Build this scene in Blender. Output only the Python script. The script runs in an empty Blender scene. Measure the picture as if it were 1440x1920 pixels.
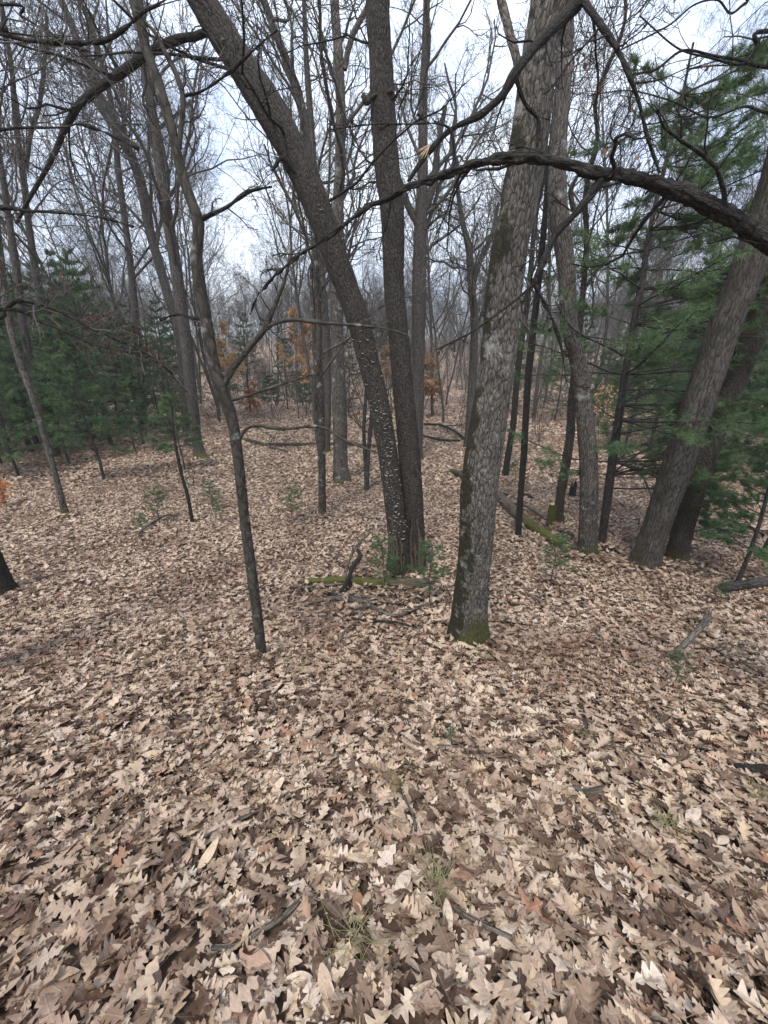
import bpy, math, random
import numpy as np
from mathutils import Vector, Euler
random.seed(7); rng = np.random.default_rng(7)
C = bpy.context.scene.collection
sc = bpy.context.scene
R = math.radians

# ------------------------------------------------------------ camera, sky, sun, exposure
EYE = 1.6; PITCH = R(22.0); FPX = 720.0
cam = bpy.data.objects.new('camera', bpy.data.cameras.new('camera')); C.objects.link(cam)
cam.location = (0, 0, EYE); cam.rotation_euler = (R(90) - PITCH, 0, 0)
cam.data.sensor_fit = 'VERTICAL'; cam.data.sensor_height = 36; cam.data.sensor_width = 27
cam.data.lens = 36 * FPX / 1920; cam.data.clip_start = 0.05; cam.data.clip_end = 2000
sc.camera = cam
SUN_EL, SUN_ROT = R(62), R(200)
w = bpy.data.worlds.new('World'); sc.world = w; w.use_nodes = True
nt = w.node_tree; nt.nodes.clear()
def N(nt, t, **kw):
    n = nt.nodes.new(t)
    for k, v in kw.items(): setattr(n, k, v)
    return n
wo = N(nt, 'ShaderNodeOutputWorld'); bg = N(nt, 'ShaderNodeBackground')
sky = N(nt, 'ShaderNodeTexSky', sky_type='NISHITA', sun_disc=False, sun_elevation=SUN_EL, sun_rotation=SUN_ROT)
tc = N(nt, 'ShaderNodeTexCoord'); mp = N(nt, 'ShaderNodeMapping'); mp.inputs['Scale'].default_value = (1, 1, 2.2)
nz = N(nt, 'ShaderNodeTexNoise'); nz.inputs['Scale'].default_value = 2.3; nz.inputs['Detail'].default_value = 7; nz.inputs['Roughness'].default_value = .55
cr = N(nt, 'ShaderNodeValToRGB')
cr.color_ramp.elements[0].position = .36; cr.color_ramp.elements[0].color = (.48, .56, .74, 1)
cr.color_ramp.elements[1].position = .62; cr.color_ramp.elements[1].color = (.87, .92, .99, 1)
ml = N(nt, 'ShaderNodeMix', data_type='RGBA', blend_type='MULTIPLY'); ml.inputs[0].default_value = 1; ml.inputs[7].default_value = (7.6, 7.8, 8.0, 1)
mx = N(nt, 'ShaderNodeMix', data_type='RGBA'); mx.inputs[0].default_value = .85
L = nt.links.new
L(tc.outputs['Generated'], mp.inputs[0]); L(mp.outputs[0], nz.inputs['Vector']); L(nz.outputs[0], cr.inputs[0]); L(cr.outputs[0], ml.inputs[6])
L(sky.outputs[0], mx.inputs[6]); L(ml.outputs[2], mx.inputs[7]); L(mx.outputs[2], bg.inputs[0]); L(bg.outputs[0], wo.inputs[0])
bg.inputs[1].default_value = 0.1
sun = bpy.data.objects.new('sun', bpy.data.lights.new('sun', 'SUN')); C.objects.link(sun)
sun.data.energy = 1.5; sun.data.angle = R(10); sun.data.color = (1, .965, .91)
sun.rotation_euler = (R(90) - SUN_EL, 0, R(180) - SUN_ROT)
sc.view_settings.view_transform = 'Standard'; sc.view_settings.look = 'None'
sc.view_settings.gamma = 1; sc.view_settings.use_curve_mapping = False; sc.view_settings.exposure = 1.42
sc.cycles.max_bounces = 5; sc.cycles.transparent_max_bounces = 4

# ------------------------------------------------------------ terrain
_F = np.arange(-60, 400, .05)
_H = np.interp(_F, [-60, -3, 0.3, 1.29, 3.2, 5.7, 10.5, 20, 36, 50, 80, 140, 400],
                   [-.6, .1, 0, -.46, -1.12, -1.56, -1.72, -1.78, -1.95, -1.7, 2.2, 7, 9])
_k = np.hanning(21); _k /= _k.sum(); _H = np.convolve(np.pad(_H, 10, 'edge'), _k, 'valid')
def gh(x, y):
    x = np.asarray(x, float); y = np.asarray(y, float)
    yy = np.hypot(y, .25 * x) * np.sign(y + 1e-9)
    yy = np.where(y > 0, yy, y)
    h = np.interp(yy, _F, _H)
    d = np.clip(np.hypot(x, y) / 12, .25, 2.5)
    h = h + d * (.035 * np.sin(x * 1.7 + .6 * y) * np.cos(1.3 * y + .4) + .02 * np.sin(3.1 * x - 2.3 * y + 1) + .012 * np.sin(6.1 * x + 1.7 * y) * np.sin(5.3 * y))
    far = np.clip((np.hypot(x, y) - 9) / 15, 0, 1)
    h = h + far * (.35 * np.sin(x * .16 + 2.6) * np.cos(y * .11) + .012 * np.clip(-x, 0, 30) - .020 * np.clip(x, 0, 20))
    return h
cp, sp_ = math.cos(PITCH), math.sin(PITCH)
def ray(px, py):
    u = (px - 720) / FPX; v = (py - 960) / FPX
    return np.array([u, cp - v * sp_, -sp_ - v * cp])
def P(px, py, Y):                       # point on the ray at world distance Y in front
    d = ray(px, py); return np.array([0, 0, EYE]) + d * (Y / d[1])
def depth(px, py, Y):
    return Y / ray(px, py)[1]
def hit(px, py):
    d = ray(px, py); t = .2
    while t < 300:
        q = np.array([0, 0, EYE]) + d * t
        if q[2] < gh(q[0], q[1]): break
        t *= 1.004
    return q

# ------------------------------------------------------------ noise + mesh helpers
_G = rng.random((32, 32, 32))
def vnoise(p):
    i = np.floor(p).astype(int); f = p - i; f = f * f * (3 - 2 * f); r = 0
    for a in (0, 1):
        for b in (0, 1):
            for c in (0, 1):
                g = _G[(i[..., 0] + a) % 32, (i[..., 1] + b) % 32, (i[..., 2] + c) % 32]
                r = r + g * np.where(a, f[..., 0], 1 - f[..., 0]) * np.where(b, f[..., 1], 1 - f[..., 1]) * np.where(c, f[..., 2], 1 - f[..., 2])
    return r
def unit(v): return v / (np.linalg.norm(v, axis=-1, keepdims=True) + 1e-12)
class MB:
    def __init__(s): s.v = []; s.f = []; s.bc = []; s.n = 0
    def add(s, v, f, bc=None):
        s.v.append(v); s.f.append(np.asarray(f) + s.n); s.n += len(v)
        s.bc.append(bc if bc is not None else np.array(v))
    def tubes(s, Pp, Rr, sides, rough=0, flare=None, rscale=9):
        """Pp (N,K,3), Rr (N,K): tapered tubes"""
        n, K, _ = Pp.shape
        T = unit(np.gradient(Pp, axis=1)) if K > 2 else unit(np.repeat((Pp[:, 1:] - Pp[:, :1]), 2, 1))
        ax = np.where((np.abs(T[..., 0]).mean(1) > .72)[:, None, None], np.array([0, 1., 0]), np.array([1., 0, 0]))
        A = unit(ax - (ax * T).sum(-1, keepdims=True) * T); B = np.cross(T, A)
        th = np.arange(sides) * 2 * math.pi / sides
        ln = np.concatenate([np.zeros((n, 1)), np.cumsum(np.linalg.norm(np.diff(Pp, axis=1), axis=-1), 1)], 1)
        rr = np.repeat(Rr[..., None], sides, 2)
        bc = np.stack([rr * np.cos(th), rr * np.sin(th), np.repeat(ln[..., None], sides, 2)], -1)
        if rough:
            q = bc * np.array([1, 1, .28]) * rscale + 7
            rr = rr * (1 + rough * .6 * (vnoise(q * .35 + 3) - .5) * 2) + rough * .065 * (np.abs(vnoise(q * 4) - .5) * 2 + .5 * vnoise(q * 8) - .5)
        if flare is not None:
            e, hgt = flare
            lob = 1 + .45 * np.cos(th * 4 + 1.3) + .3 * np.cos(th * 3 + .4)
            rr = rr * (1 + e * np.exp(-ln / hgt)[..., None] * lob)
        V = Pp[:, :, None] + A[:, :, None] * (rr * np.cos(th))[..., None] + B[:, :, None] * (rr * np.sin(th))[..., None]
        idx = np.arange(n * K * sides).reshape(n, K, sides); nx = np.roll(idx, -1, 2)
        f = np.stack([idx[:, :-1], nx[:, :-1], nx[:, 1:], idx[:, 1:]], -1).reshape(-1, 4)
        s.add(V.reshape(-1, 3), f, bc.reshape(-1, 3))
    def build(s, name, mat, parent=None, origin=(0, 0, 0), kind=None, smooth=True, me=None):
        v = np.concatenate(s.v) - np.array(origin); bc = np.concatenate(s.bc)
        me = bpy.data.meshes.new(name)
        sizes = np.concatenate([np.full(len(f), f.shape[1]) for f in s.f]); fl = np.concatenate([f.ravel() for f in s.f])
        me.vertices.add(len(v)); me.vertices.foreach_set('co', v.ravel().astype('f'))
        me.loops.add(len(fl)); me.loops.foreach_set('vertex_index', fl.astype('i'))
        me.polygons.add(len(sizes)); me.polygons.foreach_set('loop_start', np.concatenate([[0], np.cumsum(sizes)[:-1]]).astype('i'))
        me.polygons.foreach_set('loop_total', sizes.astype('i'))
        me.polygons.foreach_set('use_smooth', np.full(len(sizes), smooth))
        a = me.attributes.new('bc', 'FLOAT_VECTOR', 'POINT'); a.data.foreach_set('vector', bc.ravel().astype('f'))
        me.update(calc_edges=True); me.materials.append(mat)
        return link(name, me, parent, kind)
def link(name, me, parent=None, kind=None):
    o = bpy.data.objects.new(name, me); C.objects.link(o); o.parent = parent
    if kind: o['kind'] = kind
    return o
def tag(o, label, cat, group=None):
    o['label'] = label; o['category'] = cat
    if group: o['group'] = group
    return o
def thing(name, label, cat, loc, group=None, rz=0):
    o = bpy.data.objects.new(name, None); C.objects.link(o); o.location = loc; o.rotation_euler = (0, 0, rz); o.empty_display_size = .1
    return tag(o, label, cat, group)
def copy_tree(root, loc, rz, s=1, label=None, group=None):
    r = root.copy(); C.objects.link(r); r.location = loc; r.rotation_euler = (0, 0, rz); r.scale = (s, s, s)
    if label: r['label'] = label
    if group: r['group'] = group
    for ch in list(root.children):
        c = ch.copy(); C.objects.link(c); c.parent = r
    return r
def crom(pts, per=6):
    pts = np.array(pts, float); p = np.vstack([2 * pts[0] - pts[1], pts, 2 * pts[-1] - pts[-2]]); out = []
    for i in range(1, len(p) - 2):
        t = np.linspace(0, 1, per, endpoint=False)[:, None]; a, b, c, d = p[i - 1], p[i], p[i + 1], p[i + 2]
        out.append(.5 * (2 * b + (c - a) * t + (2 * a - 5 * b + 4 * c - d) * t * t + (3 * b - a - 3 * c + d) * t ** 3))
    out.append(pts[-1:]); return np.concatenate(out)

# ------------------------------------------------------------ materials
def newmat(name):
    m = bpy.data.materials.new(name); m.use_nodes = True; t = m.node_tree; b = t.nodes['Principled BSDF']
    b.inputs['Specular IOR Level'].default_value = .25; b.inputs['Roughness'].default_value = .85
    return m, t, b
def ramp(t, stops, fac):
    r = N(t, 'ShaderNodeValToRGB'); e = r.color_ramp.elements
    while len(e) < len(stops): e.new(.5)
    for k, (p, c) in enumerate(stops): e[k].position = p; e[k].color = (*c, 1)
    t.links.new(fac, r.inputs[0]); return r.outputs[0]
def mixc(t, f, a, b, mode='MIX'):
    m = N(t, 'ShaderNodeMix', data_type='RGBA', blend_type=mode)
    for k, v in ((0, f), (6, a), (7, b)):
        if isinstance(v, (int, float)): m.inputs[k].default_value = v
        elif isinstance(v, tuple): m.inputs[k].default_value = (*v, 1)
        else: t.links.new(v, m.inputs[k])
    return m.outputs[2]
def mth(t, op, a, b=0, c=None, clamp=False):
    m = N(t, 'ShaderNodeMath', operation=op, use_clamp=clamp)
    for k, v in enumerate((a, b) if c is None else (a, b, c)):
        if isinstance(v, (int, float)): m.inputs[k].default_value = v
        else: t.links.new(v, m.inputs[k])
    return m.outputs[0]
def noise(t, vec, scale, detail=4, rough=.55):
    n = N(t, 'ShaderNodeTexNoise'); n.inputs['Scale'].default_value = scale; n.inputs['Detail'].default_value = detail; n.inputs['Roughness'].default_value = rough
    t.links.new(vec, n.inputs['Vector']); return n.outputs[0]
def bark(name, crack, plate, pale, scale=26, stretch=.3, moss_h=.0, moss_side=0., lichen=0., depth_=.6, mossc=(.07, .075, .018)):
    m, t, b = newmat(name); Lk = t.links.new
    at = N(t, 'ShaderNodeAttribute', attribute_name='bc'); v = at.outputs['Vector']
    wp = N(t, 'ShaderNodeMapping'); wp.inputs['Scale'].default_value = (1, 1, stretch); Lk(v, wp.inputs[0])
    nz_ = N(t, 'ShaderNodeTexNoise'); nz_.inputs['Scale'].default_value = scale * .95; nz_.inputs['Detail'].default_value = 4; nz_.inputs['Roughness'].default_value = .6; Lk(wp.outputs[0], nz_.inputs['Vector'])
    ad = N(t, 'ShaderNodeVectorMath', operation='MULTIPLY_ADD'); ad.inputs[1].default_value = (1.0 / scale,) * 3; Lk(nz_.outputs[1], ad.inputs[0]); Lk(wp.outputs[0], ad.inputs[2])
    vo = N(t, 'ShaderNodeTexVoronoi', feature='DISTANCE_TO_EDGE'); vo.inputs['Scale'].default_value = scale; Lk(ad.outputs[0], vo.inputs['Vector'])
    vc = N(t, 'ShaderNodeTexVoronoi', feature='F1'); vc.inputs['Scale'].default_value = scale; Lk(ad.outputs[0], vc.inputs['Vector'])
    fine = noise(t, ad.outputs[0], 90, 5, .7); big = noise(t, v, 3.2, 4)
    rm = N(t, 'ShaderNodeMapping'); rm.inputs['Scale'].default_value = (1, 1, stretch * .7); Lk(ad.outputs[0], rm.inputs[0])
    rn = noise(t, rm.outputs[0], scale * 1.1, 3, .6); ridge = mth(t, 'MULTIPLY', mth(t, 'ABSOLUTE', mth(t, 'SUBTRACT', rn, .5)), 11, clamp=True)
    edge = mth(t, 'MULTIPLY', vo.outputs[0], 3.0, clamp=True)
    edge = mth(t, 'POWER', mth(t, 'MULTIPLY', mth(t, 'ADD', mth(t, 'MULTIPLY', edge, .88), .12), mth(t, 'ADD', mth(t, 'MULTIPLY', ridge, .7), .3)), .85)
    hgt = mth(t, 'MULTIPLY', edge, mth(t, 'ADD', mth(t, 'MULTIPLY', fine, 1.3), .3))
    sep = N(t, 'ShaderNodeSeparateColor'); Lk(vc.outputs['Color'], sep.inputs[0])
    tone = mth(t, 'ADD', mth(t, 'MULTIPLY', sep.outputs[0], .35), mth(t, 'MULTIPLY', big, .75))
    pl = mixc(t, mth(t, 'SUBTRACT', tone, .1, clamp=True), plate, pale)
    col = mixc(t, mth(t, 'MULTIPLY', mth(t, 'SUBTRACT', hgt, .07), 2.6, clamp=True), crack, pl)
    sx = N(t, 'ShaderNodeSeparateXYZ'); Lk(v, sx.inputs[0])
    mk = noise(t, v, 9, 5, .6)
    if moss_h > 0:
        low = mth(t, 'SUBTRACT', 1, mth(t, 'DIVIDE', sx.outputs[2], moss_h), clamp=True)
        mm = mth(t, 'MULTIPLY', mth(t, 'SUBTRACT', mth(t, 'ADD', low, mk), .78, clamp=True), 4, clamp=True)
        col = mixc(t, mm, col, mossc)
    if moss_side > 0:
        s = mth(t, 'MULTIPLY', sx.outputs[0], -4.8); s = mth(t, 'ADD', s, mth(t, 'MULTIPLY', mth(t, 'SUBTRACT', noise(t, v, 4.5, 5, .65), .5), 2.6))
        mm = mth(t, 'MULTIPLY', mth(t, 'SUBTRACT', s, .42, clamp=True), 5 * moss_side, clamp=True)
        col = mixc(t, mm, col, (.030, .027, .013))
    if lichen > 0:
        l = mth(t, 'MULTIPLY', mth(t, 'SUBTRACT', noise(t, v, 5.5, 5, .65), .60 - lichen, clamp=True), 8, clamp=True)
        col = mixc(t, mth(t, 'MULTIPLY', l, mth(t, 'ADD', .35, mth(t, 'MULTIPLY', fine, .6))), col, (.42, .42, .38))
    Lk(col, b.inputs['Base Color'])
    bp = N(t, 'ShaderNodeBump'); bp.inputs['Strength'].default_value = depth_; bp.inputs['Distance'].default_value = .018
    Lk(hgt, bp.inputs['Height']); Lk(bp.outputs[0], b.inputs['Normal'])
    return m
M = {}
MOSS = (.065, .068, .020)
BK = dict(
 oak=((.010, .008, .007), (.10, .083, .067), (.27, .238, .20), 42, .34, .8, 1.5, .02, 1.0),
 scaly=((.008, .007, .006), (.047, .038, .031), (.112, .093, .076), 46, .42, .5, .25, .0, 1.0),
 rough=((.013, .011, .009), (.095, .08, .067), (.22, .19, .16), 40, .24, .55, .25, .02, .9),
 lean=((.010, .0085, .007), (.066, .056, .047), (.16, .137, .116), 32, .24, .35, .2, 0, 1.0),
 smooth=((.022, .019, .015), (.042, .036, .029), (.085, .073, .06), 16, .6, .3, .5, .02, .4),
 wood=((.012, .010, .009), (.062, .053, .045), (.13, .112, .096), 36, .24, .5, .2, .0, .7))
for k_, (a_, b_, c_, s_, st_, mh_, ms_, li_, dp_) in BK.items():
    M[k_] = bark('bark_' + k_, a_, b_, c_, s_, st_, mh_, ms_, li_, dp_, MOSS)
    M[k_ + '_b'] = bark('bark_bough_' + k_, a_, b_, c_, s_, st_, 0, 0, li_, dp_, MOSS)
M['dark'] = bark('bark_wet_branch', (.006, .005, .004), (.019, .016, .013), (.050, .043, .036), 60, .4, 0, .3, .0, .7)  # near-black bark colour shared by branches, crowns and fallen wood
M['dark_b'] = M['dark']
M['twig'] = bark('twig_bark', (.035, .03, .026), (.066, .056, .049), (.125, .108, .094), 18, .2, 0, 0, 0, .1)
M['dead'] = bark('dead_wood_grey', (.02, .016, .013), (.085, .07, .056), (.22, .19, .155), 40, .15, 0, 0, .0, .6)
M['log'] = bark('mossy_log', (.025, .02, .014), (.10, .075, .055), (.20, .16, .12), 30, .15, 2.2, .5, 0, .9, (.085, .085, .022))
M['pinebark'] = bark('pine_bark', (.012, .010, .009), (.038, .032, .028), (.085, .074, .064), 30, .3, 0, .2, 0, .5)
def needle_mat(name, a, b_):
    m, t, b = newmat(name); Lk = t.links.new
    at = N(t, 'ShaderNodeAttribute', attribute_name='bc')
    oi = N(t, 'ShaderNodeObjectInfo')
    nn = noise(t, at.outputs['Vector'], 2.2, 3)
    f = mth(t, 'ADD', mth(t, 'MULTIPLY', mth(t, 'SUBTRACT', nn, .3), 1.6), mth(t, 'MULTIPLY', oi.outputs['Random'], .3), clamp=True)
    Lk(mixc(t, f, a, b_), b.inputs['Base Color']); b.inputs['Roughness'].default_value = .6
    tr = N(t, 'ShaderNodeBsdfTranslucent'); Lk(mixc(t, f, a, b_), tr.inputs[0])
    ms = N(t, 'ShaderNodeMixShader'); ms.inputs[0].default_value = .25
    Lk(b.outputs[0], ms.inputs[1]); Lk(tr.outputs[0], ms.inputs[2]); Lk(ms.outputs[0], t.nodes['Material Output'].inputs[0])
    return m
M['needle'] = needle_mat('pine_needles', (.030, .066, .030), (.15, .225, .095))
def leaf_mat(name, stops, transl=.15):
    m, t, b = newmat(name); Lk = t.links.new
    oi = N(t, 'ShaderNodeObjectInfo'); at = N(t, 'ShaderNodeAttribute', attribute_name='bc')
    base = ramp(t, stops, oi.outputs['Random'])
    ln_ = noise(t, oi.outputs['Location'], .9, 3, .6)
    base = mixc(t, mth(t, 'MULTIPLY', mth(t, 'SUBTRACT', ln_, .46, clamp=True), 4.5, clamp=True), base, mixc(t, .62, base, (.16, .085, .055)))
    sx = N(t, 'ShaderNodeSeparateXYZ'); Lk(at.outputs['Vector'], sx.inputs[0])
    ax = mth(t, 'ABSOLUTE', sx.outputs[0])
    mid = mth(t, 'SUBTRACT', 1, mth(t, 'MULTIPLY', ax, 26), clamp=True)
    wv = mth(t, 'SINE', mth(t, 'MULTIPLY', mth(t, 'SUBTRACT', sx.outputs[1], mth(t, 'MULTIPLY', ax, .8)), 42))
    vein = mth(t, 'MULTIPLY', mth(t, 'SUBTRACT', wv, .86, clamp=True), 5, clamp=True)
    vv = mth(t, 'MAXIMUM', mid, mth(t, 'MULTIPLY', vein, .6))
    ad = N(t, 'ShaderNodeVectorMath', operation='ADD'); Lk(at.outputs['Vector'], ad.inputs[0])
    cb = N(t, 'ShaderNodeCombineXYZ'); Lk(mth(t, 'MULTIPLY', oi.outputs['Random'], 37), cb.inputs[2]); Lk(cb.outputs[0], ad.inputs[1])
    blot = noise(t, ad.outputs[0], 4.5, 5, .65)
    c = mixc(t, mth(t, 'MULTIPLY', mth(t, 'SUBTRACT', blot, .42, clamp=True), 2.4, clamp=True), base, mixc(t, .55, base, (.13, .085, .06)))
    c = mixc(t, mth(t, 'MULTIPLY', vv, .4), c, mixc(t, .5, c, (.5, .38, .25)))
    Lk(c, b.inputs['Base Color']); b.inputs['Roughness'].default_value = .55; b.inputs['Specular IOR Level'].default_value = .35
    bp = N(t, 'ShaderNodeBump'); bp.inputs['Strength'].default_value = .35; bp.inputs['Distance'].default_value = .003; Lk(vv, bp.inputs['Height']); Lk(bp.outputs[0], b.inputs['Normal'])
    tr = N(t, 'ShaderNodeBsdfTranslucent'); Lk(c, tr.inputs[0]); ms = N(t, 'ShaderNodeMixShader'); ms.inputs[0].default_value = transl
    Lk(b.outputs[0], ms.inputs[1]); Lk(tr.outputs[0], ms.inputs[2]); Lk(ms.outputs[0], t.nodes['Material Output'].inputs[0])
    return m
M['leaf'] = leaf_mat('fallen_oak_leaf', [(0, (.04, .022, .015)), (.16, (.12, .070, .048)), (.30, (.29, .20, .14)), (.46, (.52, .395, .305)), (.60, (.36, .255, .175)),
                                         (.74, (.57, .43, .30)), (.88, (.60, .49, .39)), (.96, (.30, .15, .09)), (1, (.63, .54, .45))])
M['tanleaf'] = leaf_mat('hanging_tan_leaf', [(0, (.42, .22, .09)), (1, (.66, .42, .20))], .3)
M['rustleaf'] = leaf_mat('rust_leaf', [(0, (.46, .13, .035)), (1, (.62, .21, .06))], .3)
M['brownleaf'] = leaf_mat('hanging_brown_leaf', [(0, (.13, .07, .05)), (1, (.24, .14, .10))], .3)

m, t, b = newmat('leaf_litter_ground'); M['ground'] = m
g = N(t, 'ShaderNodeNewGeometry'); v = g.outputs['Position']
vo = N(t, 'ShaderNodeTexVoronoi', feature='F1'); vo.inputs['Scale'].default_value = 9; vo.inputs['Randomness'].default_value = 1
mpn = N(t, 'ShaderNodeMapping'); mpn.inputs['Scale'].default_value = (1, 1, .3); t.links.new(v, mpn.inputs[0]); t.links.new(mpn.outputs[0], vo.inputs['Vector'])
se = N(t, 'ShaderNodeSeparateColor'); t.links.new(vo.outputs['Color'], se.inputs[0])
c1 = ramp(t, [(0, (.09, .055, .04)), (.3, (.22, .145, .105)), (.55, (.36, .25, .185)), (.8, (.46, .34, .25)), (1, (.55, .45, .35))], se.outputs[0])
dist = N(t, 'ShaderNodeVectorMath', operation='LENGTH'); t.links.new(v, dist.inputs[0])
nearf = mth(t, 'SUBTRACT', 1, mth(t, 'DIVIDE', dist.outputs['Value'], 16), clamp=True)
soil = mixc(t, noise(t, v, 30, 5), (.035, .022, .016), (.14, .09, .065))
big = noise(t, v, .35, 3)
far_c = mixc(t, mth(t, 'MULTIPLY', mth(t, 'SUBTRACT', big, .35, clamp=True), 1.5, clamp=True), mixc(t, .4, c1, (.12, .07, .05)), c1)
t.links.new(mixc(t, mth(t, 'MULTIPLY', nearf, 1.6, clamp=True), far_c, soil), b.inputs['Base Color'])
bp = N(t, 'ShaderNodeBump'); bp.inputs['Strength'].default_value = .8; bp.inputs['Distance'].default_value = .05
t.links.new(se.outputs[1], bp.inputs['Height']); t.links.new(bp.outputs[0], b.inputs['Normal'])
m, t, b = newmat('fungus_pale'); M['fungus'] = m
g = N(t, 'ShaderNodeNewGeometry'); t.links.new(mixc(t, noise(t, g.outputs['Position'], 60), (.10, .095, .07), (.50, .48, .40)), b.inputs['Base Color'])
m, t, b = newmat('grass_dry_green'); M['grass'] = m
at = N(t, 'ShaderNodeAttribute', attribute_name='bc'); t.links.new(mixc(t, noise(t, at.outputs['Vector'], 20), (.10, .13, .04), (.38, .33, .18)), b.inputs['Base Color'])
m, t, b = newmat('moss_green'); M['moss'] = m
g = N(t, 'ShaderNodeNewGeometry'); t.links.new(mixc(t, noise(t, g.outputs['Position'], 40), (.04, .05, .012), (.13, .14, .03)), b.inputs['Base Color'])
m, t, b = newmat('broken_wood'); M['splinter'] = m
at = N(t, 'ShaderNodeAttribute', attribute_name='bc'); t.links.new(mixc(t, noise(t, at.outputs['Vector'], 40), (.33, .19, .11), (.62, .50, .38)), b.inputs['Base Color'])

# ------------------------------------------------------------ ground
def axis(lo, hi, c, d0, g_):
    a = [0.]; d = d0
    while a[-1] < hi: a.append(a[-1] + d); d *= g_
    b_ = [0.]; d = d0
    while b_[-1] < -lo: b_.append(b_[-1] + d); d *= g_
    return np.array(sorted(set([-q for q in b_] + a))) + c
gx = axis(-700, 700, 0, .09, 1.028); gy = axis(-60, 900, 2, .09, 1.026)
X, Y = np.meshgrid(gx, gy); Z = gh(X, Y) - .012
mb = MB(); id_ = np.arange(X.size).reshape(X.shape)
mb.add(np.stack([X, Y, Z], -1).reshape(-1, 3), np.stack([id_[:-1, :-1], id_[:-1, 1:], id_[1:, 1:], id_[1:, :-1]], -1).reshape(-1, 4))
ground = mb.build('ground', M['ground'], kind='structure')

# ------------------------------------------------------------ oak leaves
def leaf_mesh(k, lobes=4, length=.155, width=.095, lob=.55, curl=.5, bend=.3, plain=False, wav=.008):
    r = np.random.default_rng(100 + k)
    ns = 7 * lobes + 4
    ts = np.linspace(0, 1, ns); rows = []
    env = np.sin(np.pi * np.clip(ts, .0, 1) ** 1.25) ** .75 * width / 2 + .004
    ph = [r.uniform(-.12, .12, 2) for _ in range(3)]; la = r.uniform(.75, 1.15, (2, lobes + 2))
    for i, t_ in enumerate(ts):
        row = []
        for j, sgn in enumerate((-1, 1)):
            c_ = (t_ * (lobes + .25) + ph[0][j]) ; w_ = (.5 - .5 * math.cos(2 * math.pi * c_)) ** .62
            amp = la[j, int(max(c_, 0))]
            ee = env[i] * ((1 - lob) + lob * w_ * amp) if not plain else env[i]
            ee = min(ee, .02 + 1e9 * (t_ < .97)); fwd = 0 if plain else (w_ * .005 * (.4 + .8 * (1 - abs(2 * t_ - 1))))
            if i == 0: ee = .0015
            if i == ns - 1: ee = .005
            row.append((sgn * ee, fwd))
        y = t_ * length; (a, fa), (b2, fb) = row
        rows.append([(a, y + fa), (a * .5, y + fa * .45), (0, y), (b2 * .5, y + fb * .45), (b2, y + fb)])
    G = np.array(rows)                       # ns,5,2
    x, y = G[..., 0], G[..., 1]
    yy = y / length - .5
    z = curl * (np.abs(x) ** 1.5) * 3.2 + bend * (yy ** 2) * .10 + wav * np.sin(yy * 9 + k) * np.sign(x) * np.abs(x) / .05 + r.normal(0, .0012, x.shape)
    tw = r.normal(0, .5) * yy
    x2 = x * np.cos(tw); z2 = z + x * np.sin(tw)
    V = np.stack([x2, y - length / 2, z2], -1).reshape(-1, 3)
    idx = np.arange(ns * 5).reshape(ns, 5)
    f = np.stack([idx[:-1, :-1], idx[:-1, 1:], idx[1:, 1:], idx[1:, :-1]], -1).reshape(-1, 4)
    # petiole
    pv = np.array([[-.001, -length / 2, z2[0, 2]], [.001, -length / 2, z2[0, 2]], [.0006, -length / 2 - .022, z2[0, 2] + .004]])
    mbl = MB(); bc = np.stack([x, y, np.zeros_like(x)], -1).reshape(-1, 3) * 10
    mbl.add(V, f, bc); mbl.add(pv, np.array([[0, 1, 2]]), pv * 0)
    return mbl
leafmeshes = []
specs = []
for k in range(16):
    pl = k in (7, 13)
    specs.append(dict(lobes=int(rng.integers(3, 5)) if not pl else 4, length=rng.uniform(.12, .17), width=rng.uniform(.078, .108) if not pl else .055,
                      lob=rng.uniform(.58, .8), curl=rng.uniform(-.9, 1.6), bend=rng.uniform(-.5, 1.0), plain=pl, wav=rng.uniform(.002, .008)))
# scatter points
def scatter(ymin, ymax, dens, slope=1.25, pad=1.2):
    W = slope * ymax + pad; n = int(dens * (ymax - ymin) * 2 * W)
    x = rng.uniform(-W, W, n); y = rng.uniform(ymin, ymax, n)
    k = np.abs(x) < slope * np.maximum(y, 0) + pad + .6
    return x[k], y[k]
S = []
for (a, b_, dn, s0, s1) in ((-1.8, 4, 2000, .36, .76), (4, 10, 1000, .36, .74), (10, 18, 300, .62, 1.05), (18, 30, 75, 1.1, 1.6), (30, 46, 16, 1.3, 1.9)):
    x, y = scatter(a, b_, dn, pad=3.4 if a < 4 else 1.6); q_ = (np.abs(x) < 1.25 * y + 1.3) & (y > -.35) | (rng.random(len(x)) < .6); x, y = x[q_], y[q_]; S.append((x, y, rng.uniform(s0, s1, len(x)) * np.where(rng.random(len(x)) < .35, .72, 1)))
for (bx, by, br_) in [(*hit(a, b_)[:2], c_) for a, b_, c_ in ((880, 1204, .32), (760, 1078, .42), (492, 1238, .1), (1207, 1066, .4), (1268, 1055, .4), (1102, 1043, .3), (641, 906, .35), (604, 969, .15), (1046, 984, .2), (125, 971, .15), (971, 1014, .12), (1127, 1027, .14), (1000, 1000, .5), (680, 1102, .7), (760, 1105, .5))]:
    n_ = int(900 * br_); a_ = rng.uniform(0, 6.28, n_); r_ = br_ * (.45 + 1.0 * rng.random(n_)); S.append((bx + r_ * np.cos(a_), by + r_ * np.sin(a_), rng.uniform(.45, .85, n_)))
NH = sum(len(q[0]) for q in S[5:])
lx = np.concatenate([s[0] for s in S]); ly = np.concatenate([s[1] for s in S]); ls = np.concatenate([s[2] for s in S])
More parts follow.
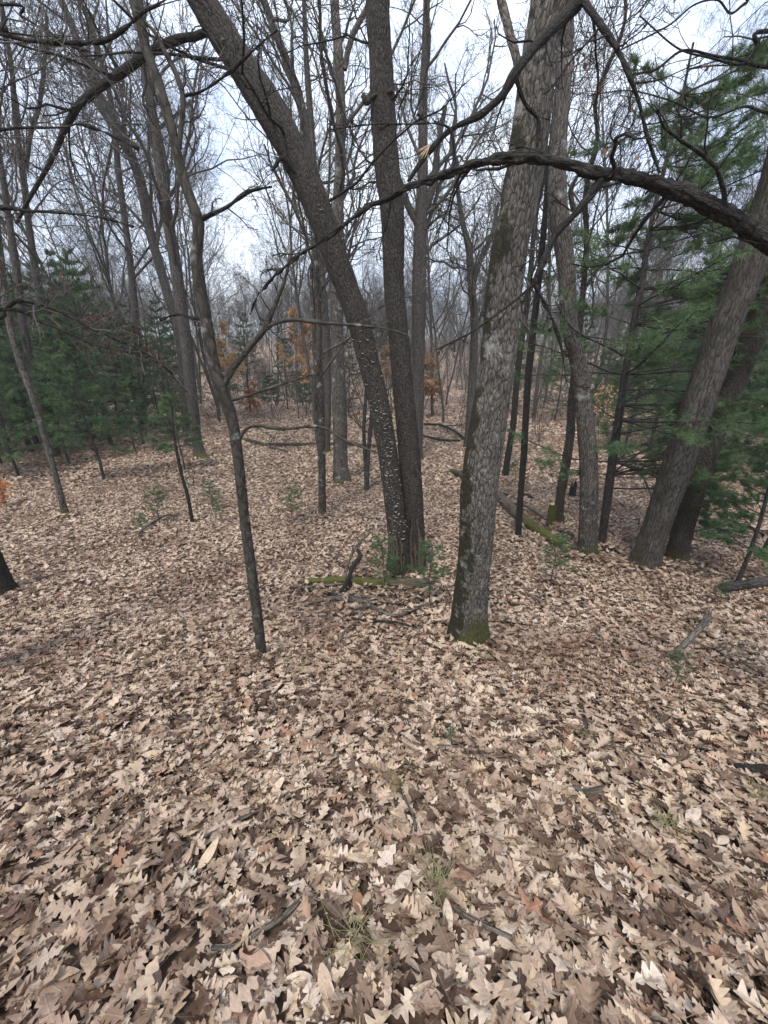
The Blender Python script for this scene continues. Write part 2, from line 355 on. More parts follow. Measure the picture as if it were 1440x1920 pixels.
clump = vnoise(np.stack([lx * 1.6, ly * 1.6, lx * 0 + 3], -1)) ; keep = rng.random(len(lx)) < .55 + .6 * clump; keep[-NH:] = True; heap = np.zeros(len(lx)); heap[-NH:] = rng.random(NH) ** 1.5 * .09
lx, ly, ls, heap = lx[keep], ly[keep], ls[keep], heap[keep]
lz = gh(lx, ly) + .004 + rng.random(len(lx)) ** 1.1 * .06 * np.clip(ls, .6, 1.2) + heap
e = .05; nx_ = -(gh(lx + e, ly) - gh(lx - e, ly)) / (2 * e); ny_ = -(gh(lx, ly + e) - gh(lx, ly - e)) / (2 * e)
tilt = rng.normal(0, .28, (len(lx), 2)); steep = rng.random(len(lx)) < .1; tilt[steep] *= 2.2
rz = rng.uniform(0, 2 * math.pi, len(lx))
# rotation: spin about z, then tilt to slope + random
rot = np.stack([-(ny_) + tilt[:, 0], nx_ + tilt[:, 1], np.zeros(len(lx))], -1)
flip = rng.random(len(lx)) < .35
order = np.argsort(np.hypot(lx, ly) + np.where(np.abs(lx) > 1.1 * ly + .45, 50, 0) + np.where(ly < .3, 50, 0) - lz * 2)
from mathutils import Matrix
def leaf_euler(i):
    m_ = Euler((rot[i, 0], rot[i, 1], 0)).to_matrix() @ Matrix.Rotation(rz[i], 3, 'Z')
    if flip[i]: m_ = m_ @ Matrix.Rotation(math.pi, 3, 'Y')
    return m_.to_euler()
near = order[:300]; rest = order[300:]
lidx = rng.integers(0, 16, len(lx))
src = []
for n_, i in enumerate(near):
    if n_ < 16:
        o = leaf_mesh(n_, **specs[n_]).build('leaf', M['leaf'], ground); src.append(o)
    else:
        o = link('leaf', src[lidx[i]].data, ground)
    o.location = (lx[i], ly[i], lz[i] + .012); o.rotation_euler = leaf_euler(i); o.scale = (ls[i],) * 3

def gn_scatter(name, pos, eul, scl, idx, groups, parent=None, kind='stuff'):
    me = bpy.data.meshes.new(name); me.vertices.add(len(pos)); me.vertices.foreach_set('co', np.asarray(pos, 'f').ravel())
    for nm, ty, fld, arr in (('rot', 'FLOAT_VECTOR', 'vector', eul), ('scl', 'FLOAT', 'value', scl), ('idx', 'INT', 'value', idx)):
        a = me.attributes.new(nm, ty, 'POINT'); a.data.foreach_set(fld, np.ascontiguousarray(arr, dtype='i' if ty == 'INT' else 'f').ravel())
    o = link(name, me, parent, kind)
    gt = bpy.data.node_groups.new(name, 'GeometryNodeTree')
    gt.interface.new_socket('Geometry', in_out='INPUT', socket_type='NodeSocketGeometry'); gt.interface.new_socket('Geometry', in_out='OUTPUT', socket_type='NodeSocketGeometry')
    gi = N(gt, 'NodeGroupInput'); go = N(gt, 'NodeGroupOutput'); io = N(gt, 'GeometryNodeInstanceOnPoints'); g2 = N(gt, 'GeometryNodeGeometryToInstance')
    for grp in reversed(groups):
        jn = N(gt, 'GeometryNodeJoinGeometry')
        for ob in grp:
            oi = N(gt, 'GeometryNodeObjectInfo', transform_space='ORIGINAL'); oi.inputs['Object'].default_value = ob
            gt.links.new(oi.outputs['Geometry'], jn.inputs[0])
        gt.links.new(jn.outputs[0], g2.inputs[0])
    def attr(nm, ty):
        n = N(gt, 'GeometryNodeInputNamedAttribute', data_type=ty); n.inputs['Name'].default_value = nm; return n.outputs['Attribute']
    e2r = N(gt, 'FunctionNodeEulerToRotation'); gt.links.new(attr('rot', 'FLOAT_VECTOR'), e2r.inputs[0])
    cx = N(gt, 'ShaderNodeCombineXYZ'); sa = attr('scl', 'FLOAT')
    for k in range(3): gt.links.new(sa, cx.inputs[k])
    io.inputs['Pick Instance'].default_value = True
    gt.links.new(gi.outputs[0], io.inputs['Points']); gt.links.new(g2.outputs[0], io.inputs['Instance']); gt.links.new(attr('idx', 'INT'), io.inputs['Instance Index'])
    gt.links.new(e2r.outputs[0], io.inputs['Rotation']); gt.links.new(cx.outputs[0], io.inputs['Scale']); gt.links.new(io.outputs[0], go.inputs[0])
    md = o.modifiers.new('scatter', 'NODES'); md.node_group = gt
    return o
# euler of (tilt * Rz [* flip]) vectorised
def mats(a, b_, c, fl):
    ca, sa, cb, sb, cc, s_ = np.cos(a), np.sin(a), np.cos(b_), np.sin(b_), np.cos(c), np.sin(c); o = np.zeros_like(a); I = np.ones_like(a)
    Rx = np.stack([I, o, o, o, ca, -sa, o, sa, ca], -1).reshape(-1, 3, 3); Ry = np.stack([cb, o, sb, o, I, o, -sb, o, cb], -1).reshape(-1, 3, 3)
    Rz = np.stack([cc, -s_, o, s_, cc, o, o, o, I], -1).reshape(-1, 3, 3)
    F = np.where(fl[:, None, None], np.diag([-1., 1, -1]), np.eye(3)); return Ry @ Rx @ Rz @ F
mm = mats(rot[rest, 0], rot[rest, 1], rz[rest], flip[rest])
eul = np.stack([np.arctan2(mm[:, 2, 1], mm[:, 2, 2]), -np.arcsin(np.clip(mm[:, 2, 0], -1, 1)), np.arctan2(mm[:, 1, 0], mm[:, 0, 0])], -1)
gn_scatter('leaf_litter', np.stack([lx, ly, lz], -1)[rest], eul, ls[rest], lidx[rest], [[s] for s in src], ground)
print('leaves', len(rest))

# ------------------------------------------------------------ bare branches, vectorised level by level
def spawn(Pp, Rr, per, t0, t1, ang, length, K, up=.15, wig=.22, rk=.6, rmin=.003, taper=.3, rg=rng, out=None):
    n, Kp, _ = Pp.shape; m = n * per
    par = np.repeat(np.arange(n), per); t_ = (np.tile(np.arange(per), n) + rg.random(m)) / per * (t1 - t0) + t0
    q = t_ * (Kp - 1); i = np.clip(q.astype(int), 0, Kp - 2); f = (q - i)[:, None]
    pos = Pp[par, i] * (1 - f) + Pp[par, i + 1] * f; tan = unit(Pp[par, i + 1] - Pp[par, i])
    r0 = Rr[par, i] * (1 - f[:, 0]) + Rr[par, i + 1] * f[:, 0]
    rv = rg.normal(size=(m, 3)); perp = unit(rv - (rv * tan).sum(-1, keepdims=True) * tan)
    a = rg.uniform(ang[0], ang[1], m)[:, None]; d = np.cos(a) * tan + np.sin(a) * perp
    if out is not None: d = unit(d + out * np.array([0, 0, 1.]))
    lg = np.linalg.norm(Pp[:, -1] - Pp[:, 0], axis=-1)[par]
    ll = (rg.uniform(length[0], length[1], m) * (lg if length[2] else 1) * (1.15 - .6 * t_))
    step = (ll / (K - 1))[:, None]; pts = [pos]; cur = unit(d)
    for k in range(K - 1):
        cur = unit(cur + rg.normal(size=(m, 3)) * wig + np.array([0, 0, up])); pts.append(pts[-1] + cur * step)
    Pn = np.stack(pts, 1); rb = np.maximum(np.minimum(r0 * rk, ll * .022), rmin)
    Rn = np.maximum(rb[:, None] * np.linspace(1, taper, K)[None], rmin * .7)
    return Pn, Rn
def crown_into(mb, P0, R0, plan, rg=rng):
    """plan: list of dict per level"""
    lev = [(P0, R0)]
    for pl in plan:
        Pn, Rn = spawn(*lev[-1], pl['n'], pl.get('t0', .25), pl.get('t1', 1), pl.get('a', (.5, 1.0)), pl['l'], pl['K'], pl.get('up', .12), pl.get('w', .25), pl.get('rk', .6), pl.get('rmin', .003), rg=rg, out=pl.get('out'))
        mb.tubes(Pn, Rn, pl.get('s', 3)); lev.append((Pn, Rn))
    return lev
TW = [dict(n=8, l=(.35, .65, 1), K=7, a=(.5, 1.0), s=4, up=.1, w=.28, rmin=.006), dict(n=6, l=(.35, .7, 1), K=5, s=3, up=.06, w=.32, rmin=.0045), dict(n=5, l=(.35, .7, 1), K=4, s=3, up=.03, w=.34, rmin=.0038)]
def bare_variant(k, H=16, r=.14, nb=16, lean=.4, first=.25, mat='wood', sub=True):
    rg = np.random.default_rng(500 + k)
    K = 22; pts = [np.zeros(3)]; d = unit(np.array([rg.normal(0, .06), rg.normal(0, .06), 1]))
    for _ in range(K - 1):
        d = unit(d + rg.normal(0, .07, 3) + np.array([0, 0, .07])); pts.append(pts[-1] + d * H / (K - 1))
    P0 = crom(pts, 2)[None]; R0 = (r * np.linspace(1, .08, P0.shape[1]) ** .8)[None]; P0[:, 0, 2] -= .3
    tr = MB(); tr.tubes(P0, R0, 9, rough=.12, flare=(.5, .3))
    cm = MB()
    plan = [dict(n=nb, t0=first, t1=.97, a=(.35, .95), l=(.26, .52, 1), K=9, s=5, up=.13, w=.17, rk=.62, rmin=.012)] + ([dict(q) for q in TW] if sub else TW[:2])
    crown_into(cm, P0, R0, plan, rg)
    return tr, cm
def finish_tree(root, tr, cm, mat='wood', tw='twig'):
    t_ = tr.build('trunk', M[mat], root); c_ = cm.build('crown', M[tw], root); return root
protos = []
bgx = [(-9.5, 22.5), (-4.2, 24), (3.4, 22.5), (8.8, 23), (14.5, 21), (-15, 24), (0.2, 27), (6.2, 28)]
for k in range(8):
    x, y = bgx[k]; tr, cm = bare_variant(k, [15, 17, 14, 18, 12, 16, 11, 15][k], [.075, .10, .07, .11, .05, .09, .05, .08][k], [18, 20, 17, 19, 16, 19, 15, 18][k], first=[.3, .28, .2, .35, .15, .25, .15, .2][k])
    rt = thing('bare_tree', 'leafless grey woodland tree in the thick of the woods behind', 'tree', (x, y, float(gh(x, y))), 'leafless trees filling the woods behind')
    finish_tree(rt, tr, cm); protos.append(rt)
placed = [(p[0], p[1]) for p in bgx]
def free(x, y, d=1.6):
    return all((x - a) ** 2 + (y - b_) ** 2 > d * d for a, b_ in placed)
cnt = 0
while cnt < 72:
    y = rng.uniform(21, 46); x = rng.uniform(-1.1 * y - 3, 1.1 * y + 3)
    if not free(x, y, 1.9): continue
    if y < 19 and abs(x) < 7: continue
    placed.append((x, y)); cnt += 1
    copy_tree(protos[int(rng.integers(8))], (x, y, float(gh(x, y))), rng.uniform(0, 6.28), rng.uniform(.75, 1.15))
# the distant woods: one mass
n = 750; y = rng.uniform(46, 120, n); x = rng.uniform(-1.2, 1.2, n) * y
gn_scatter('distant_woods', np.stack([x, y, gh(x, y)], -1), np.stack([x * 0, x * 0, rng.uniform(0, 6.28, n)], -1), rng.uniform(.5, .8, n), rng.integers(0, 8, n), [list(p.children) for p in protos])

# ------------------------------------------------------------ hand-placed trees
def px_path(pts, Y, dy=None):
    out = []; rad = []
    xy = np.array([[q[0] - 720, q[1] - 960] for q in pts], float) / FPX; dxy = unit(np.gradient(xy, axis=0)); off = np.abs(xy[:, 0] * -dxy[:, 1] + xy[:, 1] * dxy[:, 0])
    for i, q in enumerate(pts):
        yy = Y + (q[3] if len(q) > 3 else 0)
        out.append(P(q[0], q[1], yy)); rad.append(q[2] * depth(q[0], q[1], yy) / FPX / math.sqrt(1 + off[i] ** 2))
    return np.array(out), np.array(rad)
def extend(pts, rad, H, end=.35, lean_fix=.25):
    d = unit(pts[-1] - pts[-2]); d = unit(d * (1 - lean_fix) + np.array([0, 0, 1]) * lean_fix)
    k = 5; pr = [pts[-1] + d * H * (i + 1) / k + rng.normal(0, .04, 3) * (i + 1) for i in range(k)]
    return np.vstack([pts, pr]), np.concatenate([rad, rad[-1] * np.linspace(.92, end, k)])
def stem_arrays(pts, rad, per=7):
    q = crom(np.column_stack([pts, rad]), per); return q[None, :, :3], np.maximum(q[None, :, 3], .0015)
def resamp(P0, R0, K):
    d = np.concatenate([[0], np.cumsum(np.linalg.norm(np.diff(P0[0], axis=0), axis=1))]); s = np.linspace(0, d[-1], K)
    return np.stack([np.interp(s, d, P0[0, :, k]) for k in range(3)], -1)[None], np.interp(s, d, R0[0])[None]
def photo_tree(name, label, cat, stems, mat='wood', twmat='twig', sides=20, rough=.1, flare=(.35, .18), ext=4, crown=None, branches=(), Y=None, group=None, sink=.12, per=7, step=None):
    b0 = stems[0][0]
    base = hit(b0[0], b0[1])
    if Y is None: Y = base[1]
    loc = P(b0[0], b0[1], Y); loc[2] = float(gh(loc[0], loc[1]))
    root = thing(name, label, cat, loc, group); cm = MB(); has = False; stemA = []
    for st in stems:
        pts, rad = px_path(st, Y)
        if st[0][1] > 700 or st is stems[0]:
            d0 = unit(pts[0] - pts[1]); pts[0] = pts[0] + d0 * sink
        if ext: pts, rad = extend(pts, rad, ext)
        P0, R0 = stem_arrays(pts, rad, per)
        lenm = np.linalg.norm(np.diff(P0[0], axis=0), axis=1).sum()
        P0, R0 = resamp(P0, R0, max(24, int(lenm / (step or .08))))
        mbt = MB(); mbt.tubes(P0, R0, sides, rough=rough, flare=flare); mbt.build('trunk', M[mat], root, loc); stemA.append((P0, R0))
        if crown:
            pl = [dict(q) for q in crown]; Pc, Rc = resamp(P0, R0, 30); crown_into(cm, Pc, Rc, pl); has = True
    for br in branches:
        tw = br.get('tw'); pts, rad = px_path(br['p'], Y + br.get('dy', 0))
        if br.get('root') is not None: pts = np.vstack([br['root'], pts]); rad = np.concatenate([[rad[0]], rad])
        P0, R0 = stem_arrays(pts, rad, 6); mbt = MB(); mbt.tubes(P0, R0, br.get('s', 10), rough=br.get('rough', .12)); mbt.build('branch', M[br.get('m', mat) + '_b'], root, loc)
        if tw:
            Pc, Rc = resamp(P0, R0, 14); crown_into(cm, Pc, Rc, tw); has = True
    if has: cm.build('crown', M[twmat], root, loc)
    return root, loc, stemA
def CR(nb, t0=.4, l=(.16, .34), deep=3, up=.1, t1=.98, a=(.5, 1.2)):
    nb = int(nb * 1.3); return [dict(n=nb, t0=t0, t1=t1, a=a, l=(l[0], l[1], 1), K=9, s=5, up=up, w=.18, rk=.38, rmin=.008)] + [dict(q) for q in TW[:deep]]
def BT(n1=8, l=(.18, .4), deep=2, up=.02, t0=.15):
    return [dict(n=n1, t0=t0, t1=1, a=(.4, 1.1), l=(l[0], l[1], 1), K=7, s=4, up=up, w=.24, rk=.45, rmin=.003)] + [dict(n=5, l=(.3, .6, 1), K=5, s=3, up=up, w=.3, rmin=.002), dict(n=4, l=(.3, .6, 1), K=4, s=3, up=0, w=.3, rmin=.0016)][:deep]

# the large pale oak in front, right of centre
photo_tree('oak_tree', 'thick pale-barked oak with mossy foot, standing nearest right of centre', 'tree',
    [[(878, 1204, 38), (884, 1120, 33), (893, 1025, 31), (900, 900, 33), (916, 790, 33), (931, 690, 32), (951, 500, 34), (970, 400, 34), (988, 300, 36), (1013, 100, 33), (1035, 0, 36)]],
    'oak', 'dark', 44, .16, (.42, .14), 5, [dict(n=6, t0=.55, t1=.8, a=(.7, 1.4), l=(.07, .17, 1), K=8, s=4, up=.05, w=.2, rk=.12, rmin=.004), dict(n=6, l=(.3, .6, 1), K=6, s=3, up=.05, w=.28, rmin=.0025), dict(n=4, l=(.3, .6, 1), K=4, s=3, up=.03, w=.3, rmin=.002)],
    [dict(p=[(1075, -60, 12, -.1), (1088, -10, 14, -.25), (1060, 30, 12, -.3), (1010, 80, 10, -.4), (970, 130, 9, -.5), (940, 180, 8, -.5), (900, 215, 7, -.5), (850, 240, 6, -.5), (828, 257, 5, -.5), (800, 290, 4, -.5), (765, 340, 2.5, -.5)], m='dark', tw=BT(7, (.1, .25), 1)),
     dict(p=[(1088, -10, 12, -.25), (1120, 38, 8, -.4), (1150, 80, 7, -.5), (1180, 140, 6, -.6), (1200, 200, 5, -.6), (1215, 260, 4, -.6), (1237, 325, 2.5, -.6)], m='dark', tw=BT(9, (.2, .5), 3)),
     dict(p=[(975, 130, 9, .1), (955, 60, 9, .2), (940, 0, 9, .3), (930, -60, 9, .3)], m='oak'),
     dict(p=[(963, 135, 4, -.5), (985, 195, 4, -.45), (1010, 230, 3, -.4), (1003, 300, 2, -.4)], m='dark', tw=BT(4, (.2, .4), 1)),
     ], step=.03)
# two-stemmed tree: the leaning stem with shelf fungi and the upright one
troot, tloc, tst = photo_tree('two_stemmed_tree', 'dark scaly two-stemmed tree, its left stem leaning and specked with pale fungi', 'tree',
    [[(748, 1080, 24), (748, 1020, 20), (742, 965, 18), (731, 880, 17), (721, 812, 18), (708, 743, 19), (690, 673, 20), (673, 604, 22), (649, 535, 22), (636, 500, 23), (600, 400, 24), (557, 300, 26), (502, 200, 28), (440, 100, 27), (380, 0, 27)],
     [(776, 1074, 22, .12), (779, 1020, 19, .1), (776, 965, 19, .1), (764, 812, 19, .1), (757, 743, 19, .1), (752, 673, 19, .1), (745, 604, 19, .1), (739, 535, 19, .1), (736, 400, 22, .1), (724, 300, 22, .1), (718, 200, 22, .1), (714, 100, 21, .1), (708, 0, 22, .1)]],
    'scaly', 'dark', 30, .16, (.42, .17), 5, [dict(n=13, t0=.4, t1=.8, a=(.7, 1.4), l=(.07, .17, 1), K=8, s=4, up=.05, w=.2, rk=.12, rmin=.004), dict(n=6, l=(.3, .6, 1), K=6, s=3, up=.05, w=.28, rmin=.0025), dict(n=4, l=(.3, .6, 1), K=4, s=3, up=.03, w=.3, rmin=.002)],
    [dict(p=[(400, 55, 11), (372, 66, 10), (330, 75, 11), (290, 93, 12), (250, 120, 12), (200, 155, 11), (155, 190, 10), (130, 225, 9), (113, 262, 7), (90, 312, 6), (55, 372, 5), (30, 420, 4)], m='dark', tw=BT(12, (.2, .45), 3)),
     dict(p=[(736, 170, 6), (700, 180, 5), (688, 190, 9), (680, 178, 5)], m='scaly', tw=BT(3, (.3, .5), 1)),
     dict(p=[(560, 330, 5, -.1), (530, 298, 5, -.15), (510, 320, 3, -.2)], m='dark', tw=BT(4, (.5, 1), 2)),
     ], step=.04)
# shelf fungi on the leaning stem
fm = MB(); A0, AR = tst[0]; d_ = np.concatenate([[0], np.cumsum(np.linalg.norm(np.diff(A0[0], axis=0), axis=1))])
sph = np.array([[math.cos(a) * c, math.sin(a) * c, s] for (c, s) in ((1, 0), (.75, .35)) for a in np.linspace(0, 2 * math.pi, 7)[:-1]] + [[0, 0, .5], [0, 0, -.2]])
ff = [[i, (i + 1) % 6, 6 + (i + 1) % 6, 6 + i] for i in range(6)]; f3 = [[6 + i, 6 + (i + 1) % 6, 12] for i in range(6)] + [[(i + 1) % 6, i, 13] for i in range(6)]
for _ in range(420):
    s = np.clip(rng.normal(2.0, .75), .8, 6.5) if rng.random() < .8 else rng.uniform(.5, 6.5)
    c_ = np.array([np.interp(s, d_, A0[0, :, k]) for k in range(3)]); r_ = np.interp(s, d_, AR[0]) * (1.02 + .6 * .28 * math.exp(-s / .16) * 0)
    an = rng.normal(-1.45, .75); n_ = np.array([math.cos(an), math.sin(an), 0]); q = c_ + n_ * r_
    sz = rng.uniform(.003, .0075) + .010 * rng.random() ** 4; e1 = np.array([-n_[1], n_[0], 0])
    V = q + sph[:, :1] * e1 * sz * 1.3 + sph[:, 1:2] * n_ * sz * 1.2 + sph[:, 2:] * np.array([0, 0, 1]) * sz * .8
    fm.add(V, ff); fm.f.append(np.array(f3) + fm.n - len(V)); 
fm.build('shelf_fungi', M['fungus'], troot, tloc, 'stuff')
# stripped reddish wood at the rotted foot
sm = MB(); rs = np.random.default_rng(77)
for k in range(26):
    st_, (SP, SR) = k % 2, tst[k % 2]; dd_ = np.concatenate([[0], np.cumsum(np.linalg.norm(np.diff(SP[0], axis=0), axis=1))])
    s0 = rs.uniform(.1, .35); s1 = s0 + rs.uniform(.25, .8); an = rs.uniform(-2.5, -.9); ss = np.linspace(s0, s1, 9); cc = np.stack([np.interp(ss, dd_, SP[0, :, j]) for j in range(3)], -1)
    rr_ = np.interp(ss, dd_, SR[0]) * (1 + .42 * np.exp(-ss / .17)); aa = an + np.cumsum(rs.normal(0, .05, 9)); q = cc + np.stack([np.cos(aa), np.sin(aa), aa * 0], -1) * (rr_ * .99)[:, None]
    sm.tubes(q[None], (rs.uniform(.006, .016) * np.array([.2, .8, 1, .9, 1, .85, .9, .6, .15]))[None], 6, rough=.4, rscale=30)
m_, t_, b_ = newmat('rotted_wood'); at_ = N(t_, 'ShaderNodeAttribute', attribute_name='bc'); t_.links.new(mixc(t_, noise(t_, at_.outputs['Vector'], 30), (.035, .025, .019), (.13, .09, .066)), b_.inputs['Base Color'])
o = sm.build('stripped_wood', m_, troot, tloc, 'stuff'); o['label'] = 'reddish stripped wood strands at the rotted foot'
# slender sapling, front left
photo_tree('young_tree', 'slender smooth-barked young tree with crooked forked stem, nearest on the left', 'tree',
    [[(492, 1238, 10), (482, 1150, 10), (470, 1060, 10), (457, 960, 9.5), (450, 890, 10), (438, 800, 10.5), (418, 735, 12), (400, 680, 11), (388, 610, 11.5), (376, 545, 12), (368, 480, 11), (371, 415, 10.5), (345, 340, 9.5), (326, 258, 9.5), (300, 165, 9), (275, 95, 9), (250, 0, 9)]],
    'smooth', 'twig', 18, .1, (.25, .07), 2.5, [dict(n=12, t0=.45, t1=.8, a=(.7, 1.4), l=(.07, .17, 1), K=8, s=4, up=.05, w=.2, rk=.12, rmin=.004), dict(n=6, l=(.3, .6, 1), K=6, s=3, up=.05, w=.28, rmin=.0025), dict(n=4, l=(.3, .6, 1), K=4, s=3, up=.03, w=.3, rmin=.002)],
    [dict(p=[(372, 412, 6), (390, 405, 6), (430, 385, 4), (465, 360, 3), (510, 350, 2.2)], m='dark', tw=BT(6, (.2, .5), 2)),
     dict(p=[(420, 722, 7), (438, 690, 7), (465, 655, 6.5), (495, 618, 6), (515, 573, 5), (533, 528, 3.5), (545, 480, 2)], m='smooth', tw=BT(6, (.15, .4), 2)),
     dict(p=[(495, 618, 4), (520, 605, 4), (554, 600, 3.5), (610, 606, 3), (654, 609, 3), (717, 615, 2.4), (762, 628, 1.8)], m='smooth', tw=BT(7, (.1, .3), 2)),
     dict(p=[(445, 832, 4), (460, 806, 3.5), (484, 798, 3), (533, 804, 3), (600, 800, 2.6), (647, 826, 2.2), (710, 850, 1.4)], m='smooth', tw=BT(5, (.1, .3), 2)),
     dict(p=[(432, 750, 3), (455, 745, 3), (500, 730, 2.6), (545, 715, 1.8), (590, 700, 1.2)], m='smooth', tw=BT(5, (.1, .35), 2)),
     dict(p=[(386, 600, 3), (360, 596, 3), (330, 590, 2.2), (300, 600, 1.4)], m='dark', tw=BT(4, (.2, .5), 2)),
     dict(p=[(335, 285, 5), (343, 200, 5.5), (335, 150, 5), (310, 100, 4.5), (290, 60, 3.5), (262, 35, 3)], m='smooth', tw=BT(5, (.2, .4), 2)),
     dict(p=[(342, 180, 3), (380, 170, 3), (430, 135, 3), (480, 90, 2.6), (520, 55, 2)], m='dark', tw=BT(6, (.2, .4), 2)),
     ], step=.025)
# big leaning pair at right
photo_tree('leaning_tree', 'thick ridged grey tree leaning right at the right edge, its whole foot in view', 'tree',
    [[(1207, 1066, 30), (1222, 1020, 27), (1245, 950, 27), (1282, 837, 29), (1320, 725, 30), (1359, 612, 31), (1391, 537, 33), (1430, 430, 34), (1463, 330, 34)]], 'lean', 'dark', 36, .18, (.4, .18), 6, CR(8, .75), step=.04)
photo_tree('leaning_tree', 'dark leaning tree tucked just behind the thick ridged one at right', 'tree',
    [[(1268, 1055, 22), (1280, 1000, 22), (1297, 930, 23), (1326, 837, 24), (1362, 745, 24), (1390, 680, 24), (1420, 612, 25), (1450, 540, 26)]], 'scaly', 'dark', 30, .18, (.25, .18), 6, CR(8, .75), step=.05)
# pale tree right of the oak
photo_tree('pale_tree', 'tall pale tree with flaking bark just right of the thick pale oak', 'tree',
    [[(1102, 1043, 20), (1104, 960, 17.5), (1104, 875, 17), (1091, 725, 16), (1080, 660, 16), (1068, 612, 17), (1062, 500, 17), (1047, 400, 18), (1045, 300, 16), (1053, 200, 15), (1060, 100, 15), (1062, 0, 15)]], 'rough', 'twig', 28, .16, (.25, .15), 5, CR(6, .55, deep=2), step=.05,
    branches=[dict(p=[(1078, 400, 5, -.2), (1070, 360, 5, -.3), (1082, 330, 3, -.4)], m='rough')])
photo_tree('grey_tree', 'straight grey tree with green moss round its foot, left of the two-stemmed tree', 'tree',
    [[(641, 906, 16), (639, 870, 14), (638, 830, 13), (637, 778, 13), (634, 708, 13), (632, 604, 12), (629, 500, 12), (633, 400, 11), (638, 300, 10), (637, 150, 9), (627, 0, 8)]], 'rough', 'twig', 18, .14, (.5, .2), 5, CR(14, .3), step=.12,
    branches=[dict(p=[(645, 130, 6), (660, 70, 6), (690, 10, 5)], m='rough', tw=BT(6, (.2, .5), 2))])
photo_tree('young_tree', 'thin dark young tree with mossy foot midway down the slope', 'tree',
    [[(604, 969, 7.5), (604, 900, 7), (603, 847, 7), (601, 743, 7), (597, 673, 7), (598, 600, 6), (592, 500, 6), (585, 400, 5), (570, 300, 4)]], 'smooth', 'twig', 12, .12, (.3, .1), 2, CR(12, .3, (.2, .4), 2), step=.12,
    branches=[dict(p=[(603, 870, 4), (594, 800, 5), (592, 700, 4), (588, 600, 4), (583, 500, 3)], m='smooth', tw=BT(8, (.2, .4), 2))])
photo_tree('sapling', 'thin forked sapling between mossy grey tree and two-stemmed tree', 'tree',
    [[(687, 921, 5), (690, 860, 4), (694, 812, 4), (700, 740, 3.5), (705, 680, 3)], [(686, 905, 3), (684, 850, 3.5), (682, 800, 3.5), (686, 740, 3), (690, 660, 2)]], 'smooth', 'twig', 9, .1, (.3, .1), 1, CR(8, .3, (.2, .4), 2), step=.15)
photo_tree('grey_tree', 'straight tree half hidden directly behind the upright fungus-free stem', 'tree',
    [[(783, 862, 9), (784, 778, 10), (785, 640, 12), (786, 535, 13), (788, 450, 12), (792, 350, 10), (793, 200, 8), (797, 100, 7), (800, 0, 6)]], 'wood', 'twig', 14, .12, (.3, .2), 5, CR(14, .3), step=.15,
    branches=[dict(p=[(790, 430, 8), (765, 385, 7), (745, 330, 5), (735, 290, 4)], m='wood', tw=BT(6, (.3, .5), 2)), dict(p=[(790, 420, 7), (812, 350, 6), (820, 280, 5), (835, 200, 4)], m='wood', tw=BT(6, (.3, .5), 2))])
photo_tree('grey_tree', 'forked dark tree peeking out along the left side of the pale oak', 'tree',
    [[(877, 840, 8), (883, 760, 8), (886, 708, 8), (890, 604, 8), (884, 540, 7), (880, 470, 7), (866, 410, 5), (858, 350, 4)]], 'wood', 'twig', 12, .12, (.3, .2), 3, CR(12, .35), step=.15,
    branches=[dict(p=[(885, 540, 6), (900, 490, 5), (922, 440, 4), (935, 380, 3)], m='wood', tw=BT(6, (.3, .5), 2))])
photo_tree('young_tree', 'thin dark leaning young tree rising past the end of the mossy log', 'tree',
    [[(971, 1014, 6.5), (976, 930, 6), (982, 856, 6), (988, 744, 6.5), (994, 669, 7), (1005, 575, 6.5), (1013, 500, 6), (1022, 400, 5), (1030, 300, 4)]], 'dark', 'twig', 12, .12, (.2, .1), 3, CR(12, .35, (.15, .3), 2), step=.12)
photo_tree('young_tree', 'dark slim tree farther back between pale oak and mossy log', 'tree',
    [[(947, 893, 7), (955, 840, 6), (962, 800, 6), (968, 725, 6), (978, 640, 6), (990, 560, 5), (1000, 450, 5)]], 'dark', 'twig', 10, .12, (.3, .12), 3, CR(12, .35, deep=2), step=.15)
photo_tree('leaning_tree', 'dark tree leaning right beside the cut mossy stump', 'tree',
    [[(1046, 984, 11), (1050, 940, 9), (1057, 894, 9), (1069, 819, 8), (1072, 762, 8), (1082, 660, 7), (1092, 560, 6), (1100, 450, 5)]], 'scaly', 'twig', 14, .14, (.45, .15), 3, CR(12, .4, deep=2), step=.12)
photo_tree('grey_tree', 'pale slender tree leaning left near the left edge, its mossy foot in open leaves', 'tree',
    [[(125, 971, 8), (110, 915, 6.5), (93, 850, 6), (63, 750, 6), (37, 677, 7), (17, 600, 8), (5, 520, 8), (-5, 430, 7), (-12, 330, 6)]], 'rough', 'twig', 14, .12, (.4, .12), 4, CR(12, .4), step=.1)
photo_tree('grey_tree', 'dark tree leaning left right behind the pale slender one at left', 'tree',
    [[(104, 856, 8), (92, 820, 8), (83, 783, 8), (66, 720, 8), (57, 683, 8), (42, 600, 8), (30, 500, 8), (15, 400, 7), (0, 300, 6), (-15, 200, 5)]], 'wood', 'twig', 12, .12, (.3, .15), 4, CR(14, .4), step=.15)
photo_tree('dark_tree', 'dark tree with broad flared foot left of the slender young tree', 'tree',
    [[(376, 857, 13), (370, 830, 10), (366, 800, 10), (357, 717, 11), (350, 650, 12), (338, 567, 11.5), (330, 500, 11), (318, 430, 10.5), (298, 300, 10), (283, 200, 9), (270, 100, 8), (262, 0, 7)]], 'wood', 'twig', 16, .12, (.6, .2), 5, CR(16, .35), step=.15)
